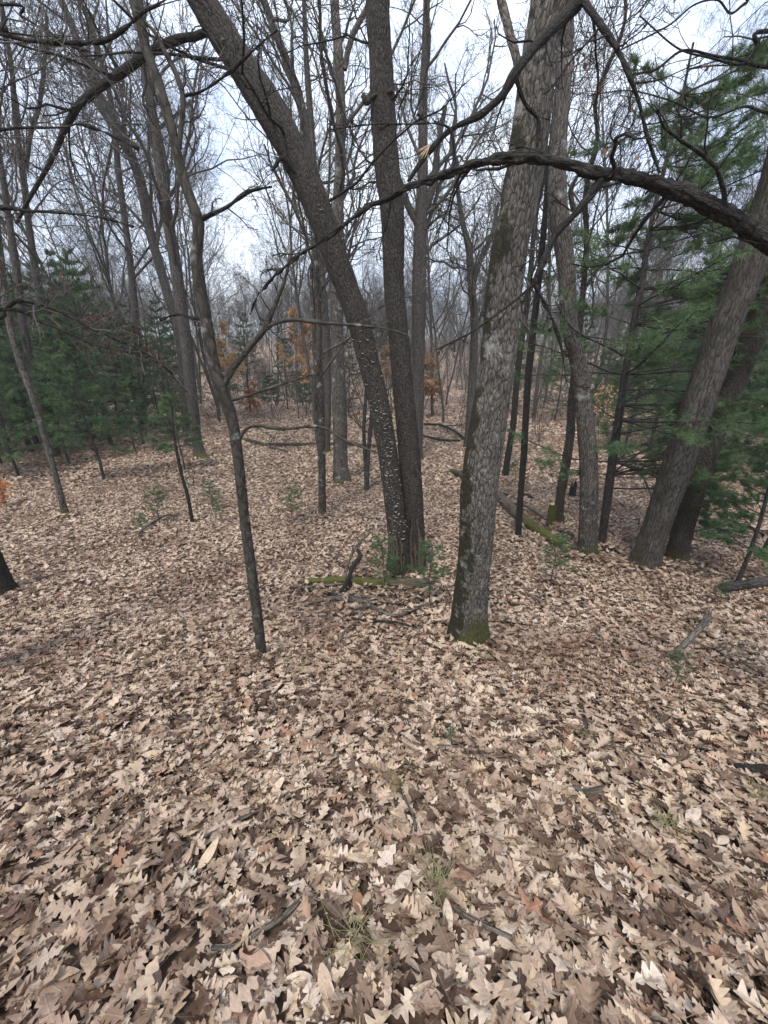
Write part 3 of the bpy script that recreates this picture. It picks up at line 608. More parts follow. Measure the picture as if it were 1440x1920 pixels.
photo_tree('dark_tree', 'tall thin tree leaning left, crossing the upper left sky', 'tree',
    [[(350, 815, 8), (345, 740, 8), (338, 650, 8), (322, 580, 8), (300, 500, 9), (280, 430, 9), (262, 335, 9), (232, 265, 8), (185, 175, 8), (155, 100, 7), (115, 0, 6)]], 'wood', 'twig', 12, .12, (.3, .2), 5, CR(16, .35), step=.15)
photo_tree('dark_tree', 'tall leaning tree rising through the pines at far left', 'tree',
    [[(110, 830, 8), (100, 700, 8), (85, 600, 8), (70, 530, 8), (55, 430, 7), (45, 350, 6), (30, 230, 6), (22, 130, 5), (8, 50, 5)]], 'wood', 'twig', 12, .12, (.3, .2), 4, CR(16, .35), step=.15,
    branches=[dict(p=[(48, 320, 6), (58, 250, 5), (75, 190, 5), (85, 100, 4), (88, 30, 3)], m='wood', tw=BT(8, (.3, .5), 2))])
photo_tree('dark_tree', 'second tall stem among the trees in the upper left, nearly straight', 'tree',
    [[(270, 800, 7), (262, 700, 7), (255, 600, 7), (245, 500, 7), (235, 420, 6), (222, 320, 6), (210, 200, 5), (180, 80, 4), (150, 0, 4)]], 'wood', 'twig', 12, .12, (.3, .2), 4, CR(16, .3), step=.15)
photo_tree('dark_tree', 'tree with close upright stems behind the leaning fungus-specked trunk', 'tree',
    [[(612, 850, 7), (614, 740, 7), (612, 640, 8), (600, 500, 8), (590, 400, 8), (575, 250, 8), (550, 150, 8), (520, 70, 7), (495, 0, 6)]], 'wood', 'twig', 12, .12, (.3, .2), 5, CR(16, .3), step=.15,
    branches=[dict(p=[(590, 330, 6), (583, 230, 6), (575, 120, 5), (570, 0, 4)], m='wood', tw=BT(8, (.2, .4), 2))])

# near limb reaching in from a tree outside the right edge
Yl = 1.75
rootp, rr = px_path([(1440, 452, 22), (1400, 424, 20), (1330, 385, 18), (1250, 352, 15.5), (1180, 332, 13), (1120, 325, 12), (1050, 305, 11), (990, 296, 11), (950, 297, 9.5), (890, 308, 7.5), (840, 325, 7), (790, 341, 6.5), (750, 360, 6), (718, 376, 5.5), (690, 388, 4.5), (640, 425, 4), (590, 460, 3.5), (540, 495, 3), (490, 545, 2.5), (468, 590, 1.5)], Yl)
base = np.array([3.0, 1.5, float(gh(3.0, 1.5))])
lt = thing('overhanging_tree', 'near tree sending a long dark arching limb in across the upper right', 'tree', base)
tp, trr = np.array([base + [0, 0, -.2], base + [0, .05, 1], base + [-.05, .05, 1.9], base + [0, 0, 3.2], base + [.1, .1, 5]]), np.array([.17, .15, .14, .12, .08])
P0, R0 = stem_arrays(tp, trr); mbt = MB(); mbt.tubes(P0, R0, 24, rough=.15, flare=(.3, .15)); mbt.build('trunk', M['oak'], lt, base)
j = tp[2]; lp = np.vstack([j, j * .5 + rootp[0] * .5 + [0, 0, .02], rootp]); lr = np.concatenate([[.08, .07], rr])
lp[2:, 2] += 0.0
cm = MB(); P0, R0 = stem_arrays(lp, lr); mbt = MB(); mbt.tubes(P0, R0, 24, rough=.22, rscale=22); mbt.build('branch', M['dark'], lt, base)
Pc, Rc = resamp(P0, R0, 40); crown_into(cm, Pc[:, 12:], Rc[:, 12:], BT(16, (.08, .22), 3)); crown_into(cm, Pc[:, 2:30], Rc[:, 2:30], [dict(n=9, t0=.05, t1=1, a=(.8, 1.3), l=(.015, .035, 1), K=3, s=6, up=0, w=.1, rk=.3, rmin=.006)])
q, r_ = px_path([(1128, 336, 8), (1108, 365, 7), (1080, 400, 6), (1045, 436, 6), (1020, 490, 5), (1003, 532, 4), (1025, 575, 3), (1050, 640, 2.6), (1062, 720, 2)], Yl)
P0, R0 = stem_arrays(q, r_); mbt = MB(); mbt.tubes(P0, R0, 10, rough=.15); mbt.build('branch', M['dark'], lt, base); Pc, Rc = resamp(P0, R0, 14); crown_into(cm, Pc, Rc, BT(8, (.1, .3), 2))
q, r_ = px_path([(1004, 530, 3), (970, 560, 2.5), (930, 590, 2.2), (880, 625, 2), (820, 655, 1.5)], Yl)
P0, R0 = stem_arrays(q, r_); mbt = MB(); mbt.tubes(P0, R0, 8); mbt.build('branch', M['dark'], lt, base); Pc, Rc = resamp(P0, R0, 14); crown_into(cm, Pc, Rc, BT(6, (.1, .3), 2))
q, r_ = px_path([(850, 318, 4), (852, 285, 3.5), (845, 245, 3), (820, 232, 2.4), (760, 233, 2), (700, 233, 1.6), (620, 243, 1.5)], Yl)
P0, R0 = stem_arrays(q, r_); mbt = MB(); mbt.tubes(P0, R0, 8); mbt.build('branch', M['dark'], lt, base); Pc, Rc = resamp(P0, R0, 14); crown_into(cm, Pc, Rc, BT(6, (.1, .3), 2))
cm.build('crown', M['dark'], lt, base)
# near branches from a tree outside the left edge
Yl = 2.3; base = np.array([-3.6, 2.3, float(gh(-3.6, 2.3))])
lt2 = thing('overhanging_tree', 'tree at far left whose thin bare boughs hang into the upper left', 'tree', base)
tp = np.array([base + [0, 0, -.2], base + [0, 0, 1.5], base + [.05, 0, 3], base + [0, .1, 5]]); trr = np.array([.13, .12, .1, .06])
P0, R0 = stem_arrays(tp, trr); mbt = MB(); mbt.tubes(P0, R0, 18, rough=.15, flare=(.3, .15)); mbt.build('trunk', M['wood'], lt2, base)
cm = MB()
for pp, tw in (([(-20, 55, 5), (0, 63, 5), (60, 77, 5), (120, 80, 5), (190, 78, 5), (235, 52, 5), (270, 22, 4), (310, 0, 3), (350, -30, 2)], BT(9, (.2, .4), 3)),
           ([(0, 8, 3), (40, 30, 3), (80, 55, 2.6), (130, 85, 2), (180, 100, 1.5)], BT(6, (.2, .4), 2)),
           ([(-20, 245, 3.5), (30, 240, 3), (115, 239, 2.6), (150, 233, 2.6), (200, 250, 2), (260, 280, 1.5)], BT(7, (.2, .4), 2)),
           ([(-20, 390, 3.5), (50, 396, 3), (100, 398, 2.6), (190, 408, 2), (250, 425, 1.5)], BT(7, (.2, .4), 2)),
           ([(-20, 600, 4), (10, 580, 4), (40, 563, 3.4), (110, 583, 3), (180, 620, 2.6), (240, 645, 2.2), (300, 680, 1.8), (350, 735, 1.2)], BT(14, (.2, .42), 2, .0)),
           ([(10, 580, 3), (70, 600, 2.6), (130, 625, 2), (190, 650, 1.6), (260, 665, 1.2), (330, 700, 1)], BT(12, (.2, .42), 2, .0))):
    q, r_ = px_path(pp, Yl); st = base * 1.; st[2] = q[0, 2] - .25; st[0] = -3.6
    P0, R0 = stem_arrays(np.vstack([st, (st + q[0]) / 2 + [0, 0, .08], q]), np.concatenate([[r_[0] * 1.6, r_[0] * 1.3], r_])); mbt = MB(); mbt.tubes(P0, R0, 10, rough=.12); mbt.build('branch', M['dark'], lt2, base)
    Pc, Rc = resamp(P0, R0, 24); crown_into(cm, Pc[:, 8:], Rc[:, 8:], tw)
cm.build('crown', M['twig'], lt2, base)

# boughs with fine twigs and clinging dead leaves in the upper right
Yr = 3.4; base = np.array([6.4, 3.6, float(gh(6.4, 3.6))])
lt3 = thing('overhanging_tree', 'tree beyond the right edge whose twiggy boughs keep shrivelled brown leaves', 'tree', base)
tp = np.array([base + [0, 0, -.2], base + [0, 0, 2], base + [-.1, 0, 4], base + [0, .1, 7]]); trr = np.array([.16, .14, .12, .07])
P0, R0 = stem_arrays(tp, trr); mbt = MB(); mbt.tubes(P0, R0, 18, rough=.15, flare=(.3, .15)); mbt.build('trunk', M['wood'], lt3, base)
cm = MB(); tips = []
for pp in ([(1460, 130, 5), (1400, 115, 4), (1340, 105, 3.4), (1280, 95, 3), (1230, 130, 2.6), (1180, 140, 2)],
           [(1470, 60, 4), (1420, 90, 3.6), (1390, 120, 3.4), (1330, 108, 3), (1270, 90, 2.4), (1200, 30, 2)],
           [(1460, -20, 4), (1400, 5, 3.4), (1370, 25, 3), (1345, 0, 2.6), (1300, 10, 2), (1250, 50, 2), (1150, 100, 1.5)],
           [(1480, 220, 4), (1400, 200, 3), (1330, 220, 2.6), (1260, 190, 2), (1180, 170, 1.6), (1100, 180, 1.2)]):
    q, r_ = px_path(pp, Yr); st = base * 1.; st[2] = q[0, 2] - .3
    P0, R0 = stem_arrays(np.vstack([st, (st + q[0]) / 2, q]), np.concatenate([[r_[0] * 1.6, r_[0] * 1.2], r_])); mbt = MB(); mbt.tubes(P0, R0, 8); mbt.build('branch', M['dark'], lt3, base)
    Pc, Rc = resamp(P0, R0, 24); lv = crown_into(cm, Pc[:, 6:], Rc[:, 6:], BT(10, (.15, .35), 3)); tips.append(lv[2][0][:, -1])
cm.build('crown', M['twig'], lt3, base)

def leaf_cluster(mb, pts, size=(.05, .09), droop=.8, rg=rng):
    """small shrivelled leaves, folded blades of four faces"""
    n = len(pts); d = unit(rg.normal(size=(n, 3)) * .7 + np.array([0, 0, -droop])); s = unit(np.cross(d, rg.normal(size=(n, 3)))); nn = np.cross(d, s)
    L_ = rg.uniform(*size, n)[:, None]; W = L_ * rg.uniform(.22, .4, (n, 1)); F = W * .5
    V = np.stack([pts, pts + d * L_ * .4 + s * W + nn * F, pts + d * L_ * .5, pts + d * L_ * .4 - s * W + nn * F, pts + d * L_], 1)
    idx = np.arange(n)[:, None] * 5; f = np.concatenate([idx + np.array([[0, 1, 2]]), idx + np.array([[0, 2, 3]]), idx + np.array([[1, 4, 2]]), idx + np.array([[2, 4, 3]])])
    mb.add(V.reshape(-1, 3), f, np.tile(np.array([[0, 0, 0], [.4, .5, 0], [0, .5, 0], [-.4, .5, 0], [0, 1, 0]]), (n, 1)))
tp_ = np.concatenate(tips); sel = rng.choice(len(tp_), 26, replace=False)
lm = MB(); leaf_cluster(lm, np.repeat(tp_[sel], 4, 0) + rng.normal(0, .03, (104, 3)), (.035, .06)); lm.build('dead_leaves', M['brownleaf'], lt3, base, 'stuff')

# ------------------------------------------------------------ white pines
def pine_variant(k, H, r, n_wh, blen, bare=.15, dens=1.0, needle=.085, nn=15, nw=.04):
    rg = np.random.default_rng(900 + k); K = 14
    pts = [np.zeros(3)]; d = np.array([0, 0, 1.])
    for _ in range(K - 1): d = unit(d + rg.normal(0, .03, 3) + [0, 0, .05]); pts.append(pts[-1] + d * H / (K - 1))
    P0 = np.array(pts)[None]; P0[0, 0, 2] -= .1; R0 = (r * np.linspace(1, .12, K))[None]
    tr = MB(); tr.tubes(P0, R0, 8, rough=.1, flare=(.3, .15)); Bp = []; Br = []
    for wv in range(n_wh):
        t_ = bare + (1 - bare) * (wv + .5) / n_wh; hh = t_ * (K - 1); i = min(int(hh), K - 2); c = P0[0, i] + (P0[0, i + 1] - P0[0, i]) * (hh - i)
        n_b = rg.integers(4, 7); a0 = rg.uniform(0, 6.28)
        for b_ in range(n_b):
            if rg.random() < .1: continue
            a = a0 + b_ * 6.283 / n_b + rg.normal(0, .25); ll = blen * (1 - t_) ** .7 * rg.uniform(.6, 1.15) + .12
            q = [c]; dd = unit(np.array([math.cos(a), math.sin(a), .35 * t_ + rg.normal(.05, .12)]))
            for _ in range(6): dd = unit(dd + rg.normal(0, .09, 3) + [0, 0, .02]); q.append(q[-1] + dd * ll / 6)
            Bp.append(q); Br.append(np.linspace(.25, .05, 7) * r * (.4 + .6 * ll / blen) + .002)
    Bp = np.array(Bp); Br = np.array(Br); br = MB(); br.tubes(Bp, Br, 4)
    per = max(4, int(12 * dens)); S1, S1r = spawn(Bp, Br, per, .22, 1., (.45, .9), (.18, .38, 1), 4, up=.05, wig=.12, rmin=.0025, rg=rg)
    S1[..., 2] = S1[:, :1, 2] + (S1[..., 2] - S1[:, :1, 2]) * .45
    br.tubes(S1, S1r, 3)
    S2, S2r = spawn(S1, S1r, 3, .3, 1., (.4, .9), (.3, .6, 1), 3, up=.06, wig=.1, rmin=.002, rg=rg)
    cen = np.concatenate([S1[:, -1], S1[:, 2], S2[:, -1], S2[:, 1], Bp[:, -1]]); di = np.concatenate([S1[:, -1] - S1[:, -2], S1[:, 2] - S1[:, 1], S2[:, -1] - S2[:, -2], S2[:, 1] - S2[:, 0], Bp[:, -1] - Bp[:, -2]]); di = unit(di)
    n_n = nn; m_ = len(cen) * n_n; c2 = np.repeat(cen, n_n, 0); d2 = unit(np.repeat(di, n_n, 0) * .75 + rg.normal(size=(m_, 3)) * .62)
    c2 = c2 - np.repeat(di, n_n, 0) * rg.uniform(0, .07, (m_, 1)); s2 = unit(np.cross(d2, rg.normal(size=(m_, 3)))) * needle * nw
    nl = needle * rg.uniform(.75, 1.2, (m_, 1)); V = np.stack([c2 - s2, c2 + s2, c2 + d2 * nl], 1).reshape(-1, 3)
    nd = MB(); nd.add(V, np.arange(len(V)).reshape(-1, 3), np.repeat(c2, 3, 0))
    return tr, br, nd
def make_pine(k, loc, label, H, r, n_wh, blen, bare=.15, dens=1., group=None, name='white_pine', rz=0, needle=.085, nn=15, nw=.04):
    tr, br, nd = pine_variant(k, H, r, n_wh, blen, bare, dens, needle, nn, nw); rt = thing(name, label, 'pine tree', loc, group, rz)
    tr.build('trunk', M['pinebark'], rt); br.build('branches', M['pinebark'], rt, kind='stuff'); nd.build('needles', M['needle'], rt, smooth=False); return rt
def gp(px, py):
    q = hit(px, py); return (q[0], q[1], float(gh(q[0], q[1])))
PG = 'dark pines massed behind the slope'
PL = 'dark green pine in the pine belt edging the woods'
big0 = make_pine(0, gp(60, 850), PL, 7.0, .085, 15, 2.3, .12, .9, PG)
big1 = make_pine(1, gp(210, 838), PL, 6.0, .07, 13, 2.1, .10, .9, PG)
mid0 = make_pine(2, gp(196, 900), 'bushy young pine at the left edge of the open leaves, thin stem showing', 4.2, .04, 11, 1.25, .2, .8)
mid1 = make_pine(3, gp(36, 895), 'young pine standing lowest at the far left edge', 3.6, .035, 10, 1.1, .15, .8)
sm0 = make_pine(4, gp(348, 884), 'small fresh green pine on a thin stem in front of the broad-footed dark tree', 2.3, .028, 8, .95, .3, .8)
allp = [big0, big1, mid0]
for (px, py, H, pr) in ((10, 820, 1.1, 0), (120, 825, .95, 1), (160, 812, 1.05, 0), (0, 870, .9, 1), (250, 800, .85, 1), (90, 805, .95, 0), (300, 790, .8, 1), (200, 800, 1.1, 0), (40, 795, 1.25, 0), (330, 785, .9, 0), (140, 790, 1.2, 1),
                        (70, 835, 1.0, 0), (160, 845, .85, 1), (20, 845, 1.1, 1), (110, 850, .8, 0), (230, 815, 1.0, 0), (270, 805, .95, 1), (180, 825, 1.0, 1), (320, 800, .75, 0), (350, 782, .9, 1), (-60, 850, 1.2, 0), (-40, 900, .9, 1),
                        (430, 775, .7, 1), (470, 772, .9, 0),
                        (1170, 845, .75, 1), (1215, 850, .8, 0), (1150, 800, .9, 0), (1265, 815, 1.1, 0), (1345, 845, 1.0, 1), (1440, 845, 1.2, 1), (1075, 782, .8, 0), (960, 775, .7, 1), (655, 768, .7, 0), (540, 768, .8, 1), (1300, 850, 1.0, 1), (1360, 860, 1.15, 0), (1430, 870, 1.25, 1), (1250, 835, .85, 0), (1180, 820, .8, 1), (1400, 835, 1.3, 0), (1480, 900, 1.1, 0), (1320, 830, 1.2, 0), (1120, 800, .7, 1), (1040, 790, .6, 0)):
    q = gp(px, py); copy_tree((big0, big1)[pr], q, rng.uniform(0, 6.28), H, PL, PG)
copy_tree(mid0, gp(130, 870), 2.2, .85, 'bushy young pine with low boughs behind the pale slender tree')
copy_tree(mid1, gp(255, 850), 3.2, .85, 'short full pine at the pine belt edge, left of the broad-footed tree')
copy_tree(mid0, gp(270, 835), 1.2, .8, 'bushy low pine at the top left corner of the open leaf floor')
copy_tree(sm0, gp(510, 775), 2, 1.1, 'small dark pine beside the rust-orange shrub')
copy_tree(sm0, gp(575, 780), 4, 1.2, 'small yellowish green pine left of the mossy grey tree')
copy_tree(mid1, gp(1380, 1100), 2.2, .85, 'low pine in front of the leaning trunks at the right edge, stem bare below')
copy_tree(mid0, gp(1425, 1050), 4.2, .75, 'young pine at the right edge just behind the lowest one')
copy_tree(sm0, gp(1275, 1040), 3.2, .85, 'wispy small pine screening the foot of the leaning trunks')
# the tall pine with a leaning dark stem
tallb = hit(1120, 1025); tb = np.array([tallb[0], tallb[1], float(gh(tallb[0], tallb[1]))])
pts, rad = px_path([(1127, 1027, 8), (1142, 912, 8.5), (1155, 819, 8), (1166, 744, 7.5), (1181, 650, 7), (1194, 575, 6.5), (1206, 519, 6), (1215, 450, 5), (1232, 370, 4.5), (1250, 300, 4), (1275, 200, 3), (1300, 80, 2)], tb[1])
tallp = thing('white_pine', 'tall thin pine with a dark leaning stem and layered boughs, left of the leaning trunks', 'pine tree', tb)
P0, R0 = stem_arrays(pts, rad); mbt = MB(); mbt.tubes(P0, R0, 12, rough=.1, flare=(.2, .1)); mbt.build('trunk', M['pinebark'], tallp, tb)
def boughs(P0, R0, root, loc, t_rng, blen, dens, nb, bias=None, needle=.085, seed=5):
    rg = np.random.default_rng(seed); Pc, Rc = resamp(P0, R0, 30); Bp = []; Br = []
    for _ in range(nb):
        t_ = rg.uniform(*t_rng); c = Pc[0, int(t_ * 29)]; a = rg.uniform(0, 6.28) if bias is None or rg.random() < .4 else rg.normal(bias, .7)
        ll = blen * rg.uniform(.5, 1.1) * (1.15 - .6 * t_); q = [c]; dd = unit(np.array([math.cos(a), math.sin(a), .1 + rg.normal(0, .1)]))
        for _ in range(6): dd = unit(dd + rg.normal(0, .08, 3) + [0, 0, .01]); q.append(q[-1] + dd * ll / 6)
        Bp.append(q); Br.append(np.linspace(.016, .004, 7) * ll / blen + .002)
    Bp = np.array(Bp); Br = np.array(Br); br = MB(); br.tubes(Bp, Br, 5)
    S1, S1r = spawn(Bp, Br, dens, .3, 1., (.45, .9), (.18, .38, 1), 4, up=.05, wig=.12, rmin=.003, rg=rg); S1[..., 2] = S1[:, :1, 2] + (S1[..., 2] - S1[:, :1, 2]) * .45
    br.tubes(S1, S1r, 3); S2, S2r = spawn(S1, S1r, 3, .3, 1., (.4, .9), (.3, .6, 1), 3, up=.06, wig=.1, rmin=.002, rg=rg)
    cen = np.concatenate([S1[:, -1], S1[:, 2], S2[:, -1], S2[:, 1], Bp[:, -1]]); di = unit(np.concatenate([S1[:, -1] - S1[:, -2], S1[:, 2] - S1[:, 1], S2[:, -1] - S2[:, -2], S2[:, 1] - S2[:, 0], Bp[:, -1] - Bp[:, -2]]))
    n_n = 12; m_ = len(cen) * n_n; c2 = np.repeat(cen, n_n, 0) - np.repeat(di, n_n, 0) * rg.uniform(0, .07, (m_, 1)); d2 = unit(np.repeat(di, n_n, 0) * .75 + rg.normal(size=(m_, 3)) * .62)
    s2 = unit(np.cross(d2, rg.normal(size=(m_, 3)))) * needle * .036; V = np.stack([c2 - s2, c2 + s2, c2 + d2 * needle * rg.uniform(.75, 1.2, (m_, 1))], 1).reshape(-1, 3)
    nd = MB(); nd.add(V, np.arange(len(V)).reshape(-1, 3), np.repeat(c2, 3, 0)); br.build('branches', M['pinebark'], root, loc, kind='stuff'); nd.build('needles', M['needle'], root, loc, smooth=False)
boughs(P0, R0, tallp, tb, (.2, .97), 2.2, 12, 125, bias=.2)
# seedlings
sd = make_pine(20, gp(805, 1138), 'knee-high feathery pine seedling between the two-stemmed tree and the pale oak', .85, .006, 5, .26, .3, .5, name='pine_seedling', needle=.06, nn=5, nw=.014)
for (px, py, s, lab) in ((722, 1110, .75, 'faint pine seedling against the foot of the two-stemmed tree'), (740, 1100, .4, 'tuft-like pine seedling below the rotted foot of the two-stemmed tree'), (1030, 1105, .75, 'pine seedling standing just below the end of the mossy log'),
                         (300, 985, .8, 'spindly pine seedling left of the thin dark stem at left'), (400, 960, .7, 'pine seedling right of the thin dark stem at left'), (417, 982, .55, 'lower right seedling of the pair by the thin stem'), (548, 985, .8, 'single pine seedling with bent stem left of the thin mossy young tree'),
                         (840, 1396, .14, 'tiny upright pine sprout alone in the middle of the leaves'), (1265, 1285, .3, 'low pine sprout near the bent grey stick at right'), (270, 1010, .5, 'sprawling pine seedling low beside the dead grey twig at left'),
                         (965, 905, .6, 'pine seedling just right of the pale oak, far down'), (1340, 1130, .3, 'tiny seedling left of the fallen log at the right edge')):
    copy_tree(sd, gp(px, py), rng.uniform(0, 6), s * 1.25, lab)
# thin stems at left that stand in the open leaves
photo_tree('sapling', 'very thin dark leafless stem rising from open leaves left of the slender young tree', 'tree', [[(361, 981, 4), (352, 930, 3.5), (343, 900, 3.2), (332, 850, 3), (326, 810, 2.6), (322, 760, 2.2)]], 'dark', 'twig', 8, .1, (.2, .06), 0, CR(5, .3, (.2, .4), 1), step=.1)

# ------------------------------------------------------------ small leafy trees holding tan leaves
def leafy(px, py, H, mat, label, n=900, spread=.42, first=.25, seed=1, sz=(.07, .12), Y=None, nb=12):
    q = gp(px, py); rg = np.random.default_rng(seed + 70)
    pts = [np.zeros(3)]; d = np.array([0, 0, 1.])
    for _ in range(9): d = unit(d + rg.normal(0, .1, 3) + [0, 0, .1]); pts.append(pts[-1] + d * H / 9)
    P0 = np.array(pts)[None]; R0 = (np.linspace(.025, .006, 10) * H / 4 + .004)[None]; rt = thing('leafy_sapling', label, 'tree', q)
    tr = MB(); tr.tubes(P0, R0, 6); tr.build('trunk', M['twig'], rt); cm = MB()
    lv = crown_into(cm, P0, R0, [dict(n=nb, t0=first, t1=1, a=(.6, 1.2), l=(spread * .6, spread, 1), K=6, s=4, up=.05, w=.2, rk=.5, rmin=.006), dict(n=6, l=(.3, .6, 1), K=4, s=3, up=0, w=.25, rmin=.004)], rg)
    cm.build('crown', M['twig'], rt); e = lv[2][0]; k = rg.integers(0, len(e), n); tt = rg.integers(1, 4, n)
    lm = MB(); leaf_cluster(lm, e[k, tt] + rg.normal(0, .05, (n, 3)), sz, .4, rg); lm.build('leaves', M[mat], rt, kind='stuff'); return rt
leafy(482, 782, 1.8, 'rustleaf', 'rust-orange leafy shrub at the far edge of the leaf floor', 1600, .6, .05, 1, (.07, .12))
leafy(812, 782, 3.0, 'tanleaf', 'tan-leaved young tree far behind, between two-stemmed tree and oak', 3200, .5, .25, 2, (.10, .17))
leafy(735, 772, 5.0, 'tanleaf', 'tall orange-tan leafy sapling glimpsed between the two stems', 3000, .3, .3, 3, (.10, .17))
leafy(560, 786, 5.5, 'tanleaf', 'tan-leaved sapling behind the pines left of the mossy grey tree', 3000, .4, .35, 4, (.10, .16))
leafy(440, 790, 5.0, 'tanleaf', 'sapling with thin tan leaves behind the slender young tree', 2600, .4, .35, 5, (.10, .16))
leafy(190, 830, 5.0, 'brownleaf', 'brown-leaved sapling showing against the left pines', 2200, .42, .45, 6, (.08, .13))
leafy(300, 800, 4.6, 'tanleaf', 'faded tan-leaved sapling rising behind the small green pine', 1800, .4, .5, 7, (.08, .13))
leafy(1120, 860, 2.2, 'tanleaf', 'low sapling with few buff leaves right of the tall pale tree', 240, .5, .5, 8, (.06, .1))
leafy(14, 950, .7, 'rustleaf', 'small rusty leaf clump at the left edge below the pines', 260, .6, .05, 9, (.05, .08))
leafy(1400, 905, 2.6, 'tanleaf', 'buff-leaved sprig above the low pine at the right edge', 200, .5, .75, 10, (.06, .1))

# ------------------------------------------------------------ undergrowth of thin grey stems (mass)
ub = MB(); n = 1; 
def bush_variant(k, H, nst):
    rg = np.random.default_rng(1300 + k); P0 = []; 
    for _ in range(nst):
        d = unit(np.array([rg.normal(0, .35), rg.normal(0, .35), 1])); p = [rg.normal(0, .1, 3) * [1, 1, 0]]
        for _ in range(7): d = unit(d + rg.normal(0, .12, 3)); p.append(p[-1] + d * H / 7 * 1)
        P0.append(p)
    P0 = np.array(P0); R0 = np.tile(np.linspace(.018, .006, 8), (nst, 1)); m = MB(); m.tubes(P0, R0, 4)
    crown_into(m, P0, R0, [dict(n=8, t0=.25, l=(.3, .55, 1), K=6, s=3, up=.06, w=.25, rmin=.005), dict(n=5, l=(.3, .6, 1), K=4, s=3, up=.03, w=.3, rmin=.004), dict(n=3, l=(.3, .6, 1), K=3, s=3, up=.03, w=.3, rmin=.003)], rg)
    return m
bp_ = []
for k, (px, py, H, lab) in enumerate(((520, 790, 2.4, 'tangle of thin grey leafless stems beyond the leaf floor at centre left'), (860, 800, 2.6, 'grey leafless brush at the foot of the woods left of the pale oak'), (1010, 830, 2.2, 'bare brush between the dark slim trees right of the pale oak'))):
    o = bush_variant(k, H, (4, 3, 5)[k]).build('bare_shrub', M['twig']); o.location = gp(px, py); tag(o, lab, 'shrub'); bp_.append(o)
n = 900; y = rng.uniform(27, 105, n); x = rng.uniform(-1.15, 1.15, n) * y
gn_scatter('undergrowth', np.stack([x, y, gh(x, y)], -1), np.stack([x * 0, x * 0, rng.uniform(0, 6.28, n)], -1), rng.uniform(.7, 1.9, n), rng.integers(0, 3, n), [[o] for o in bp_])

# ------------------------------------------------------------ fallen wood
def fallen(name, label, cat, pts, mat, rough=.2, sides=14, lift=.5, twigs=None, group=None, cap=True):
    """pts: (px, py, r_px, height above ground in m)"""
    W = []; Rr = []
    for q in pts:
        h = hit(q[0], q[1]); dpt = depth(q[0], q[1], h[1]); r_ = q[2] * dpt / FPX; lift_ = .035 if name == 'fallen_log' else 0; W.append([h[0], h[1], float(gh(h[0], h[1])) + lift_ + r_ * lift + (q[3] if len(q) > 3 else .02) - (.022 if h[1] < 3 else 0)]); Rr.append(r_)
    P0, R0 = stem_arrays(np.array(W), np.array(Rr)); len_ = np.linalg.norm(np.diff(P0[0], axis=0), axis=1).sum(); P0, R0 = resamp(P0, R0, max(10, int(len_ / .05)))
    if cap: P0 = np.concatenate([P0[:, :1], P0, P0[:, -1:]], 1); P0[:, 0] -= unit(P0[:, 2] - P0[:, 1]) * .004; P0[:, -1] += unit(P0[:, -2] - P0[:, -3]) * .004; R0 = np.concatenate([R0[:, :1] * .05, R0, R0[:, -1:] * .05], 1)
    m = MB(); m.tubes(P0, R0, sides, rough=rough, rscale=12)
    if twigs: Pc, Rc = resamp(P0[:, 1:-1], R0[:, 1:-1], 12); crown_into(m, Pc, Rc, twigs)
    loc = P0[0, 0].copy(); o = m.build(name, M[mat], None, loc); o.location = loc; return tag(o, label, cat, group)
fallen('fallen_log', 'moss-covered fallen log lying behind the pale oak', 'log', [(1048, 1028, 8), (1020, 1010, 9), (990, 990, 9), (960, 965, 9), (932, 935, 9)], 'log')
fallen('fallen_log', 'rotting mossy log lying in front of the two-stemmed tree', 'log', [(566, 1096, 5, -.01), (640, 1098, 7), (700, 1103, 8), (750, 1105, 10), (803, 1106, 9)], 'log', .35)
fallen('fallen_log', 'brown fallen log poking in from the right edge', 'log', [(1352, 1112, 8), (1395, 1106, 9), (1445, 1098, 9), (1500, 1090, 9)], 'lean_b')
fallen('fallen_branch', 'thin pale dead limb lying over the mossy log', 'branch', [(935, 950, 2.6, .12), (985, 962, 3, .14), (1020, 975, 3, .04), (1046, 988, 3)], 'dead')
fallen('fallen_log', 'short log piece lying left of the pale oak, far down', 'log', [(846, 888, 4), (858, 893, 5), (872, 902, 5)], 'scaly')
fallen('fallen_log', 'dark fallen limb stretching behind the mossy grey tree', 'log', [(492, 838, 3), (560, 838, 3.5), (640, 838, 3.5), (718, 842, 3)], 'scaly')
fallen('fallen_branch', 'dark fallen bough sloping down behind the slender young tree', 'branch', [(452, 826, 3.5), (480, 833, 4), (510, 843, 3.5), (538, 850, 2.5)], 'scaly', twigs=BT(4, (.2, .4), 1))
fallen('fallen_branch', 'dark bough on the far slope left of the pale oak', 'branch', [(795, 800, 2, .1), (830, 803, 2.4, .1), (858, 818, 2, .1), (874, 828, 1.6)], 'dark', twigs=BT(5, (.2, .4), 1))
fallen('fallen_branch', 'second dark bough on the far slope, the lower one', 'branch', [(790, 822, 2, .1), (825, 830, 2.2, .1), (862, 832, 2, .1)], 'dark', twigs=BT(5, (.2, .4), 1))
fallen('fallen_branch', 'crooked grey dead limb standing up from the branch pile', 'branch', [(640, 1118, 4.5, .03), (652, 1108, 4, .14), (664, 1092, 4, .25), (676, 1085, 3.6, .34), (672, 1075, 3, .38)], 'dark', twigs=BT(3, (.2, .4), 1))
fallen('fallen_branch', 'long thin arched stick above the branch pile', 'branch', [(645, 1110, 2, .05), (655, 1080, 2.2, .22), (670, 1055, 2.2, .3), (695, 1030, 2, .32)], 'dead', twigs=BT(5, (.2, .45), 1))
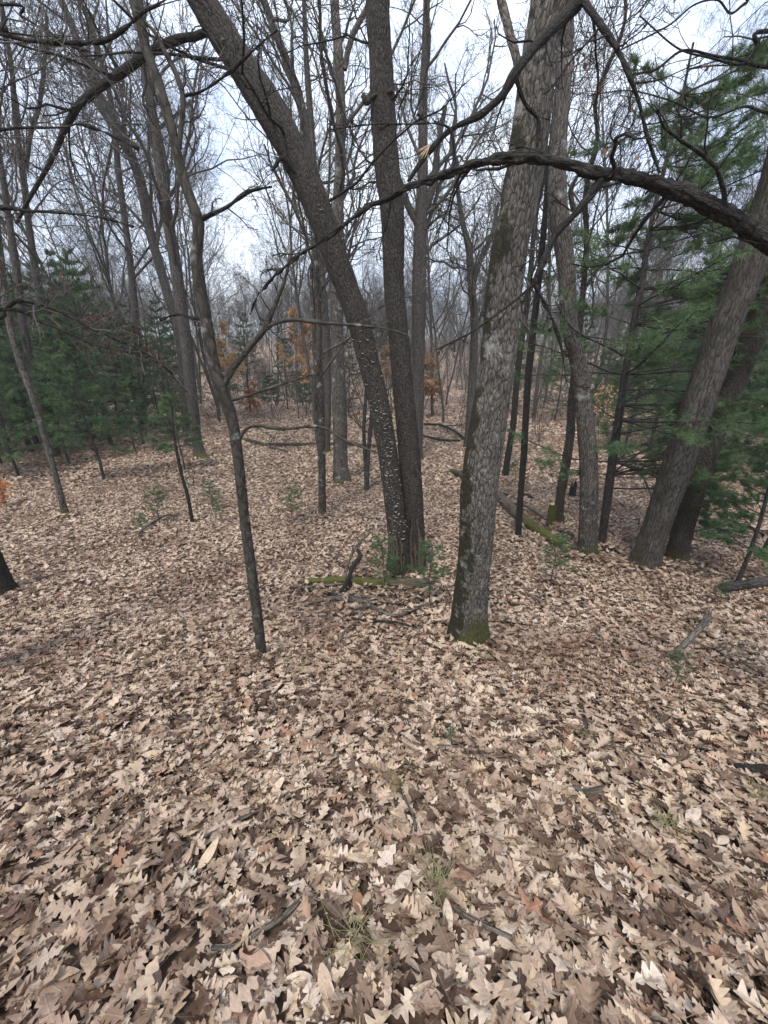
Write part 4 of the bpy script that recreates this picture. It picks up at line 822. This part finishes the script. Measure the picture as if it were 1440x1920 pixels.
fallen('fallen_branch', 'weathered grey limb lying across the branch pile', 'branch', [(556, 1150, 2, .02), (590, 1136, 3, .04), (630, 1132, 4, .06), (665, 1133, 6, .05), (690, 1138, 5, .04)], 'dead')
fallen('fallen_branch', 'crooked stick running right from the branch pile', 'branch', [(690, 1138, 4, .03), (715, 1155, 3, .05), (745, 1163, 3, .05), (775, 1150, 2.4, .05), (800, 1138, 1.6, .05)], 'dead', twigs=BT(5, (.2, .4), 1))
fallen('fallen_branch', 'pale forked stick pointing down from the branch pile', 'branch', [(688, 1142, 3.4, .03), (672, 1170, 3.4, .03), (650, 1185, 3.4, .02), (632, 1212, 2.6, .02)], 'dead', twigs=BT(4, (.2, .4), 1))
fallen('fallen_branch', 'bent grey stick propped on leaves at right', 'branch', [(1160, 1246, 3, .02), (1210, 1248, 4, .03), (1262, 1228, 4.6, .04), (1300, 1200, 5, .08), (1318, 1180, 5, .14), (1316, 1170, 3, .16)], 'dead')
fallen('fallen_branch', 'long straight stick lying at the left edge', 'branch', [(-20, 1262, 5, .03), (50, 1250, 4.6, .03), (100, 1240, 4, .03), (150, 1230, 2.6, .03)], 'dead')
fallen('fallen_branch', 'dark curved stick half buried in the nearest leaves', 'branch', [(385, 1786, 3, .04), (430, 1784, 4.6, .045), (480, 1762, 5, .05), (530, 1730, 4.6, .045), (570, 1692, 4, .05)], 'dead')
fallen('fallen_branch', 'thin dark stick lying right of the near grass tuft', 'branch', [(835, 1698, 4, .04), (870, 1722, 5, .045), (910, 1745, 5, .045), (955, 1768, 4, .04)], 'dead')
fallen('fallen_branch', 'slim stick across the middle leaves below the slender young tree', 'branch', [(468, 1374, 2.6, .035), (495, 1358, 3, .04), (515, 1340, 3, .04), (526, 1322, 2.4, .03)], 'dead')
fallen('fallen_branch', 'thin stick slanting through the near left leaves', 'branch', [(330, 1605, 3, .04), (380, 1580, 3.6, .045), (430, 1555, 3, .045), (520, 1510, 2.6, .04), (560, 1492, 2, .04)], 'dead')
fallen('fallen_branch', 'curled strip of dark bark lying in the right leaves', 'branch', [(1066, 1478, 5, .03), (1088, 1490, 8, .03), (1112, 1492, 8, .035), (1126, 1482, 5, .03)], 'dead')
fallen('fallen_log', 'black rotten log end at the right edge among near leaves', 'log', [(1375, 1440, 5, .0), (1400, 1448, 8, .0), (1450, 1452, 10, .0), (1500, 1450, 10, .0)], 'dark')
fallen('fallen_branch', 'grey dead twig arching in the open leaves at left', 'branch', [(258, 1005, 2, .02), (285, 988, 2.4, .06), (310, 975, 2, .08), (335, 972, 1.4, .06)], 'dead', twigs=BT(5, (.25, .5), 1))
fallen('fallen_branch', 'short dark stick lying right of the foot of the pale oak', 'branch', [(925, 1138, 3, .03), (955, 1139, 3, .03), (985, 1142, 2.4, .03)], 'dark')
fallen('fallen_branch', 'small fallen stick near the pale tree with flaking bark', 'branch', [(1125, 1036, 4, .02), (1145, 1036, 5, .02), (1158, 1040, 3, .02)], 'dark')
fallen('fallen_branch', 'dark chunk of wood beyond the mossy log', 'branch', [(932, 931, 3, .02), (942, 931, 4, .02), (952, 932, 3, .02)], 'dark')
fallen('fallen_branch', 'second dark chunk of wood, right of the first', 'branch', [(984, 931, 3, .02), (991, 934, 4, .02), (999, 938, 3, .02)], 'dark')
fallen('fallen_branch', 'dead brown bough drooping under the tall leaning pine', 'branch', [(1150, 900, 2, .5), (1190, 915, 2, .45), (1215, 940, 1.6, .2), (1225, 960, 1.2, .05)], 'dark', twigs=BT(6, (.3, .5), 2))
fallen('fallen_branch', 'dark sticks heap beyond the leaning trunks at right', 'branch', [(1290, 1010, 2, .1), (1340, 1000, 2.4, .15), (1390, 995, 2, .12), (1430, 1010, 2, .05)], 'dark', twigs=BT(8, (.2, .5), 2))
prg = np.random.default_rng(31)
for k, (x_, y_) in enumerate(((612, 1120), (650, 1128), (700, 1128), (735, 1140), (590, 1108), (668, 1150), (720, 1175), (760, 1120), (905, 1205), (950, 1175), (1000, 1130), (640, 1165))):
    a_ = prg.uniform(-.7, .7) + (math.pi if k % 2 else 0); l_ = prg.uniform(30, 62); pts_ = [(x_ + math.cos(a_) * l_ * q + prg.normal(0, 4), y_ + math.sin(a_) * l_ * q * .6 + prg.normal(0, 2), 2.6 - abs(q), .03 + .05 * prg.random() * (k < 8)) for q in (-1, -.4, .3, 1)]
    o = fallen('fallen_branch', 'x', 'branch', pts_, ('dead', 'dark')[k % 3 == 0], twigs=BT(4, (.2, .45), 1)); o['label'] = 'small stick of the branch pile and oak foot, lying in leaves'; o['group'] = 'sticks around the branch pile'
# more loose twigs, individually
for k in range(46):
    y = rng.uniform(1.0, 14); x = rng.uniform(-1, 1) * y * .95; a = rng.uniform(0, 6.28); l_ = rng.uniform(.12, .5)
    p = np.array([[x + math.cos(a) * l_ * s + rng.normal(0, .015), y + math.sin(a) * l_ * s + rng.normal(0, .015), 0] for s in (-.5, -.2, .15, .5)])
    p[:, 2] = gh(p[:, 0], p[:, 1]) + .05 + rng.random() * .02
    m = MB(); P0, R0 = stem_arrays(p, np.array([.005, .004, .0035, .002]) * rng.uniform(.7, 1.5)); m.tubes(P0, R0, 6); Pc, Rc = resamp(P0, R0, 8); crown_into(m, Pc, Rc, [dict(n=3, t0=.2, l=(.2, .5, 1), K=4, s=3, up=-.02, w=.15, rmin=.0012)])
    o = m.build('twig', M['dead'], None, p[0]); o.location = p[0]; tag(o, 'thin dry twig lying loose on the fallen leaves', 'twig', 'loose twigs on the leaf litter')
# stumps
def stump(px, py, r_px, h_px, label, mat='log', jag=.1, lean=0):
    q = hit(px, py); dp = depth(px, py, q[1]); r_ = r_px * dp / FPX; H = h_px * dp / FPX; loc = (q[0], q[1], float(gh(q[0], q[1]))); rt = thing('tree_stump', label, 'stump', loc)
    p = np.array([[0, 0, -.1], [0, 0, .05], [lean * .3, 0, H * .5], [lean, 0, H * .92], [lean, 0, H]]); m = MB(); P0, R0 = stem_arrays(p, np.array([1.15, 1, .92, .9, .88]) * r_); P0, R0 = resamp(P0, R0, 22)
    m.tubes(P0, R0, 26, rough=.25, flare=(.3, .1)); V = m.v[0]; top = V.reshape(22, 26, 3); th = np.arange(26) / 26 * 6.283
    top[-3:, :, 2] += jag * (np.sin(th * 3 + 1) * .5 + rng.normal(0, .4, 26)) * H * np.array([.3, .6, 1])[:, None]
    m.v[0] = top.reshape(-1, 3); m.build('trunk', M[mat], rt)
    c = MB(); ring = top[-1]; inner = ring * 1; cen = ring.mean(0); c.add(np.vstack([cen + (ring - cen) * .97, cen + (ring - cen) * .5 - [0, 0, H * .06], cen - [[0, 0, H * .1]]]),
        np.array([[i, (i + 1) % 26, 26 + (i + 1) % 26, 26 + i] for i in range(26)])); c.f.append(np.array([[26 + i, 26 + (i + 1) % 26, 52] for i in range(26)])); c.build('cut_face', M['splinter'] if mat != 'dark' else M['dead'], rt); return rt
stump(1032, 985, 8.5, 42, 'cut mossy stump left of the dark leaning tree', 'log', .03)
stump(6, 1112, 21, 118, 'ragged mossy dark stump at the left edge', 'dark', .35)
stump(1072, 932, 6, 26, 'small blackened stump right of the cut mossy one', 'dark', .3)
# grass tufts
def grass(px, py, n, h, label):
    q = gp(px, py); m = MB(); rg = np.random.default_rng(px)
    for _ in range(n):
        a = rg.uniform(0, 6.28); p = [np.array([rg.normal(0, .02), rg.normal(0, .02), .02])]; d = unit(np.array([math.cos(a) * .5, math.sin(a) * .5, 1])); l_ = h * rg.uniform(.5, 1.2)
        for _ in range(5): d = unit(d + np.array([math.cos(a), math.sin(a), -.55]) * .26); p.append(p[-1] + d * l_ / 5)
        m.tubes(np.array(p)[None], np.array([[.0013, .0013, .0011, .0009, .0006, .0002]]), 3)
    o = m.build('grass_tuft', M['grass']); o.location = q; tag(o, label, 'grass')
for a in ((815, 1672, 60, .16, 'straw-green grass tuft in the near leaves at centre'), (668, 1778, 45, .13, 'green grass tuft poking through the nearest leaves'), (1245, 1560, 40, .14, 'sparse grass at right among the near leaves'), (1425, 1500, 40, .13, 'grass tuft at the right edge below the rotten log end'),
          (745, 1478, 26, .14, 'thin grass wisps above the centre grass tuft'), (1108, 1388, 26, .14, 'grass sprig right of the tiny pine sprout'), (505, 1232, 30, .18, 'grass wisps at the foot of the slender young tree'), (555, 1262, 26, .14, 'small grass clump right of the slender young tree'), (1045, 1430, 20, .12, 'few grass blades in the right middle leaves')): grass(*a)
# splintered wood at broken branch ends
def splinter(px, py, Y, s, label):
    c = P(px, py, Y); m = MB(); rg = np.random.default_rng(px)
    for _ in range(14):
        d = unit(rg.normal(size=3) * .28 + np.array([-.55, 0, -.8])); p = np.stack([c, c + d * s * .5, c + d * s * rg.uniform(.7, 1.2)]); m.tubes(p[None], np.array([[.3, .22, .03]]) * s * .15, 4)
    return m, c
oak = [o for o in bpy.data.objects if o.name == 'oak_tree'][0]
Yo = oak.location.y
m, c = splinter(806, 272, Yo - .5, .075, ''); o = m.build('splintered_end', M['splinter'], oak, oak.location); o['label'] = 'pale torn end of the drooping branch'
print('done build', sum(len(o.data.polygons) for o in bpy.data.objects if o.type == 'MESH' and o.data.users == 1))
print('tris', sum(len(m.polygons) * 1.8 for m in bpy.data.meshes))
# ------------------------------------------------------------ thin woodland air
hz = MB(); hx, hy0, hy1, hz0, hz1 = 720, -80, 1000, -40, 40
hv = np.array([[x, y, z] for z in (hz0, hz1) for y in (hy0, hy1) for x in (-hx, hx)], float)
hz.add(hv, [[0, 2, 3, 1], [4, 5, 7, 6], [0, 1, 5, 4], [2, 6, 7, 3], [0, 4, 6, 2], [1, 3, 7, 5]])
hm = bpy.data.materials.new('thin_air'); hm.use_nodes = True; ht = hm.node_tree; ht.nodes.clear()
pv = N(ht, 'ShaderNodeVolumePrincipled'); pv.inputs['Density'].default_value = .0014; pv.inputs['Color'].default_value = (.93, .92, .88, 1)
ho = N(ht, 'ShaderNodeOutputMaterial'); ht.links.new(pv.outputs[0], ho.inputs['Volume'])
hz.build('haze', hm, kind='stuff', smooth=False)

# ------------------------------------------------------------ labels that say where each look-alike stands
def pxl(x, y, z):
    dy = y * cp - (z - EYE) * sp_; up_ = y * sp_ + (z - EYE) * cp
    return 720 + FPX * x / dy, 960 - FPX * up_ / dy, dy
LM = [(-400, 'the left edge'), (103, 'the pale slender tree'), (376, 'the broad-footed dark tree'), (492, 'the slender young tree'), (604, 'the thin mossy young tree'), (641, 'the mossy grey tree'),
      (765, 'the two-stemmed tree'), (878, 'the thick pale oak'), (971, 'the mossy log'), (1102, 'the flaking pale tree'), (1207, 'the leaning trunks'), (1900, 'the right edge')]
ORD = ['nearest', 'second nearest', 'third nearest', 'fourth nearest', 'fifth nearest', 'sixth nearest', 'seventh nearest', 'eighth nearest', 'ninth nearest', 'tenth nearest', 'eleventh nearest', 'twelfth nearest', 'thirteenth nearest', 'fourteenth nearest', 'fifteenth nearest', 'sixteenth nearest', 'seventeenth nearest', 'eighteenth nearest', 'nineteenth nearest', 'twentieth nearest', 'twenty-first nearest', 'twenty-second nearest', 'twenty-third nearest', 'twenty-fourth nearest', 'twenty-fifth nearest']
def relabel(group, noun):
    gap = {}
    for o in bpy.data.objects:
        if o.get('group') == group:
            x_, y_, d_ = pxl(*o.location)
            k = max(i for i in range(len(LM)) if LM[i][0] <= max(x_, -399)); gap.setdefault(min(k, len(LM) - 2), []).append((d_, o))
    for k, l in gap.items():
        l.sort(key=lambda q: q[0])
        for i, (_, o) in enumerate(l):
            if len(l) == 1: o['label'] = 'the only %s between %s and %s' % (noun, LM[k][1], LM[k + 1][1])
            elif i < 25: o['label'] = '%s %s between %s and %s' % (ORD[i], noun, LM[k][1], LM[k + 1][1])
            else: o['label'] = '%s %s deep between %s and %s' % ('farthest' if i == len(l) - 1 else 'remote', noun, LM[k][1], LM[k + 1][1])
relabel('leafless trees filling the woods behind', 'background tree')
relabel(PG, 'tall dark pine')
relabel('loose twigs on the leaf litter', 'loose twig')
relabel('sticks around the branch pile', 'small stick')
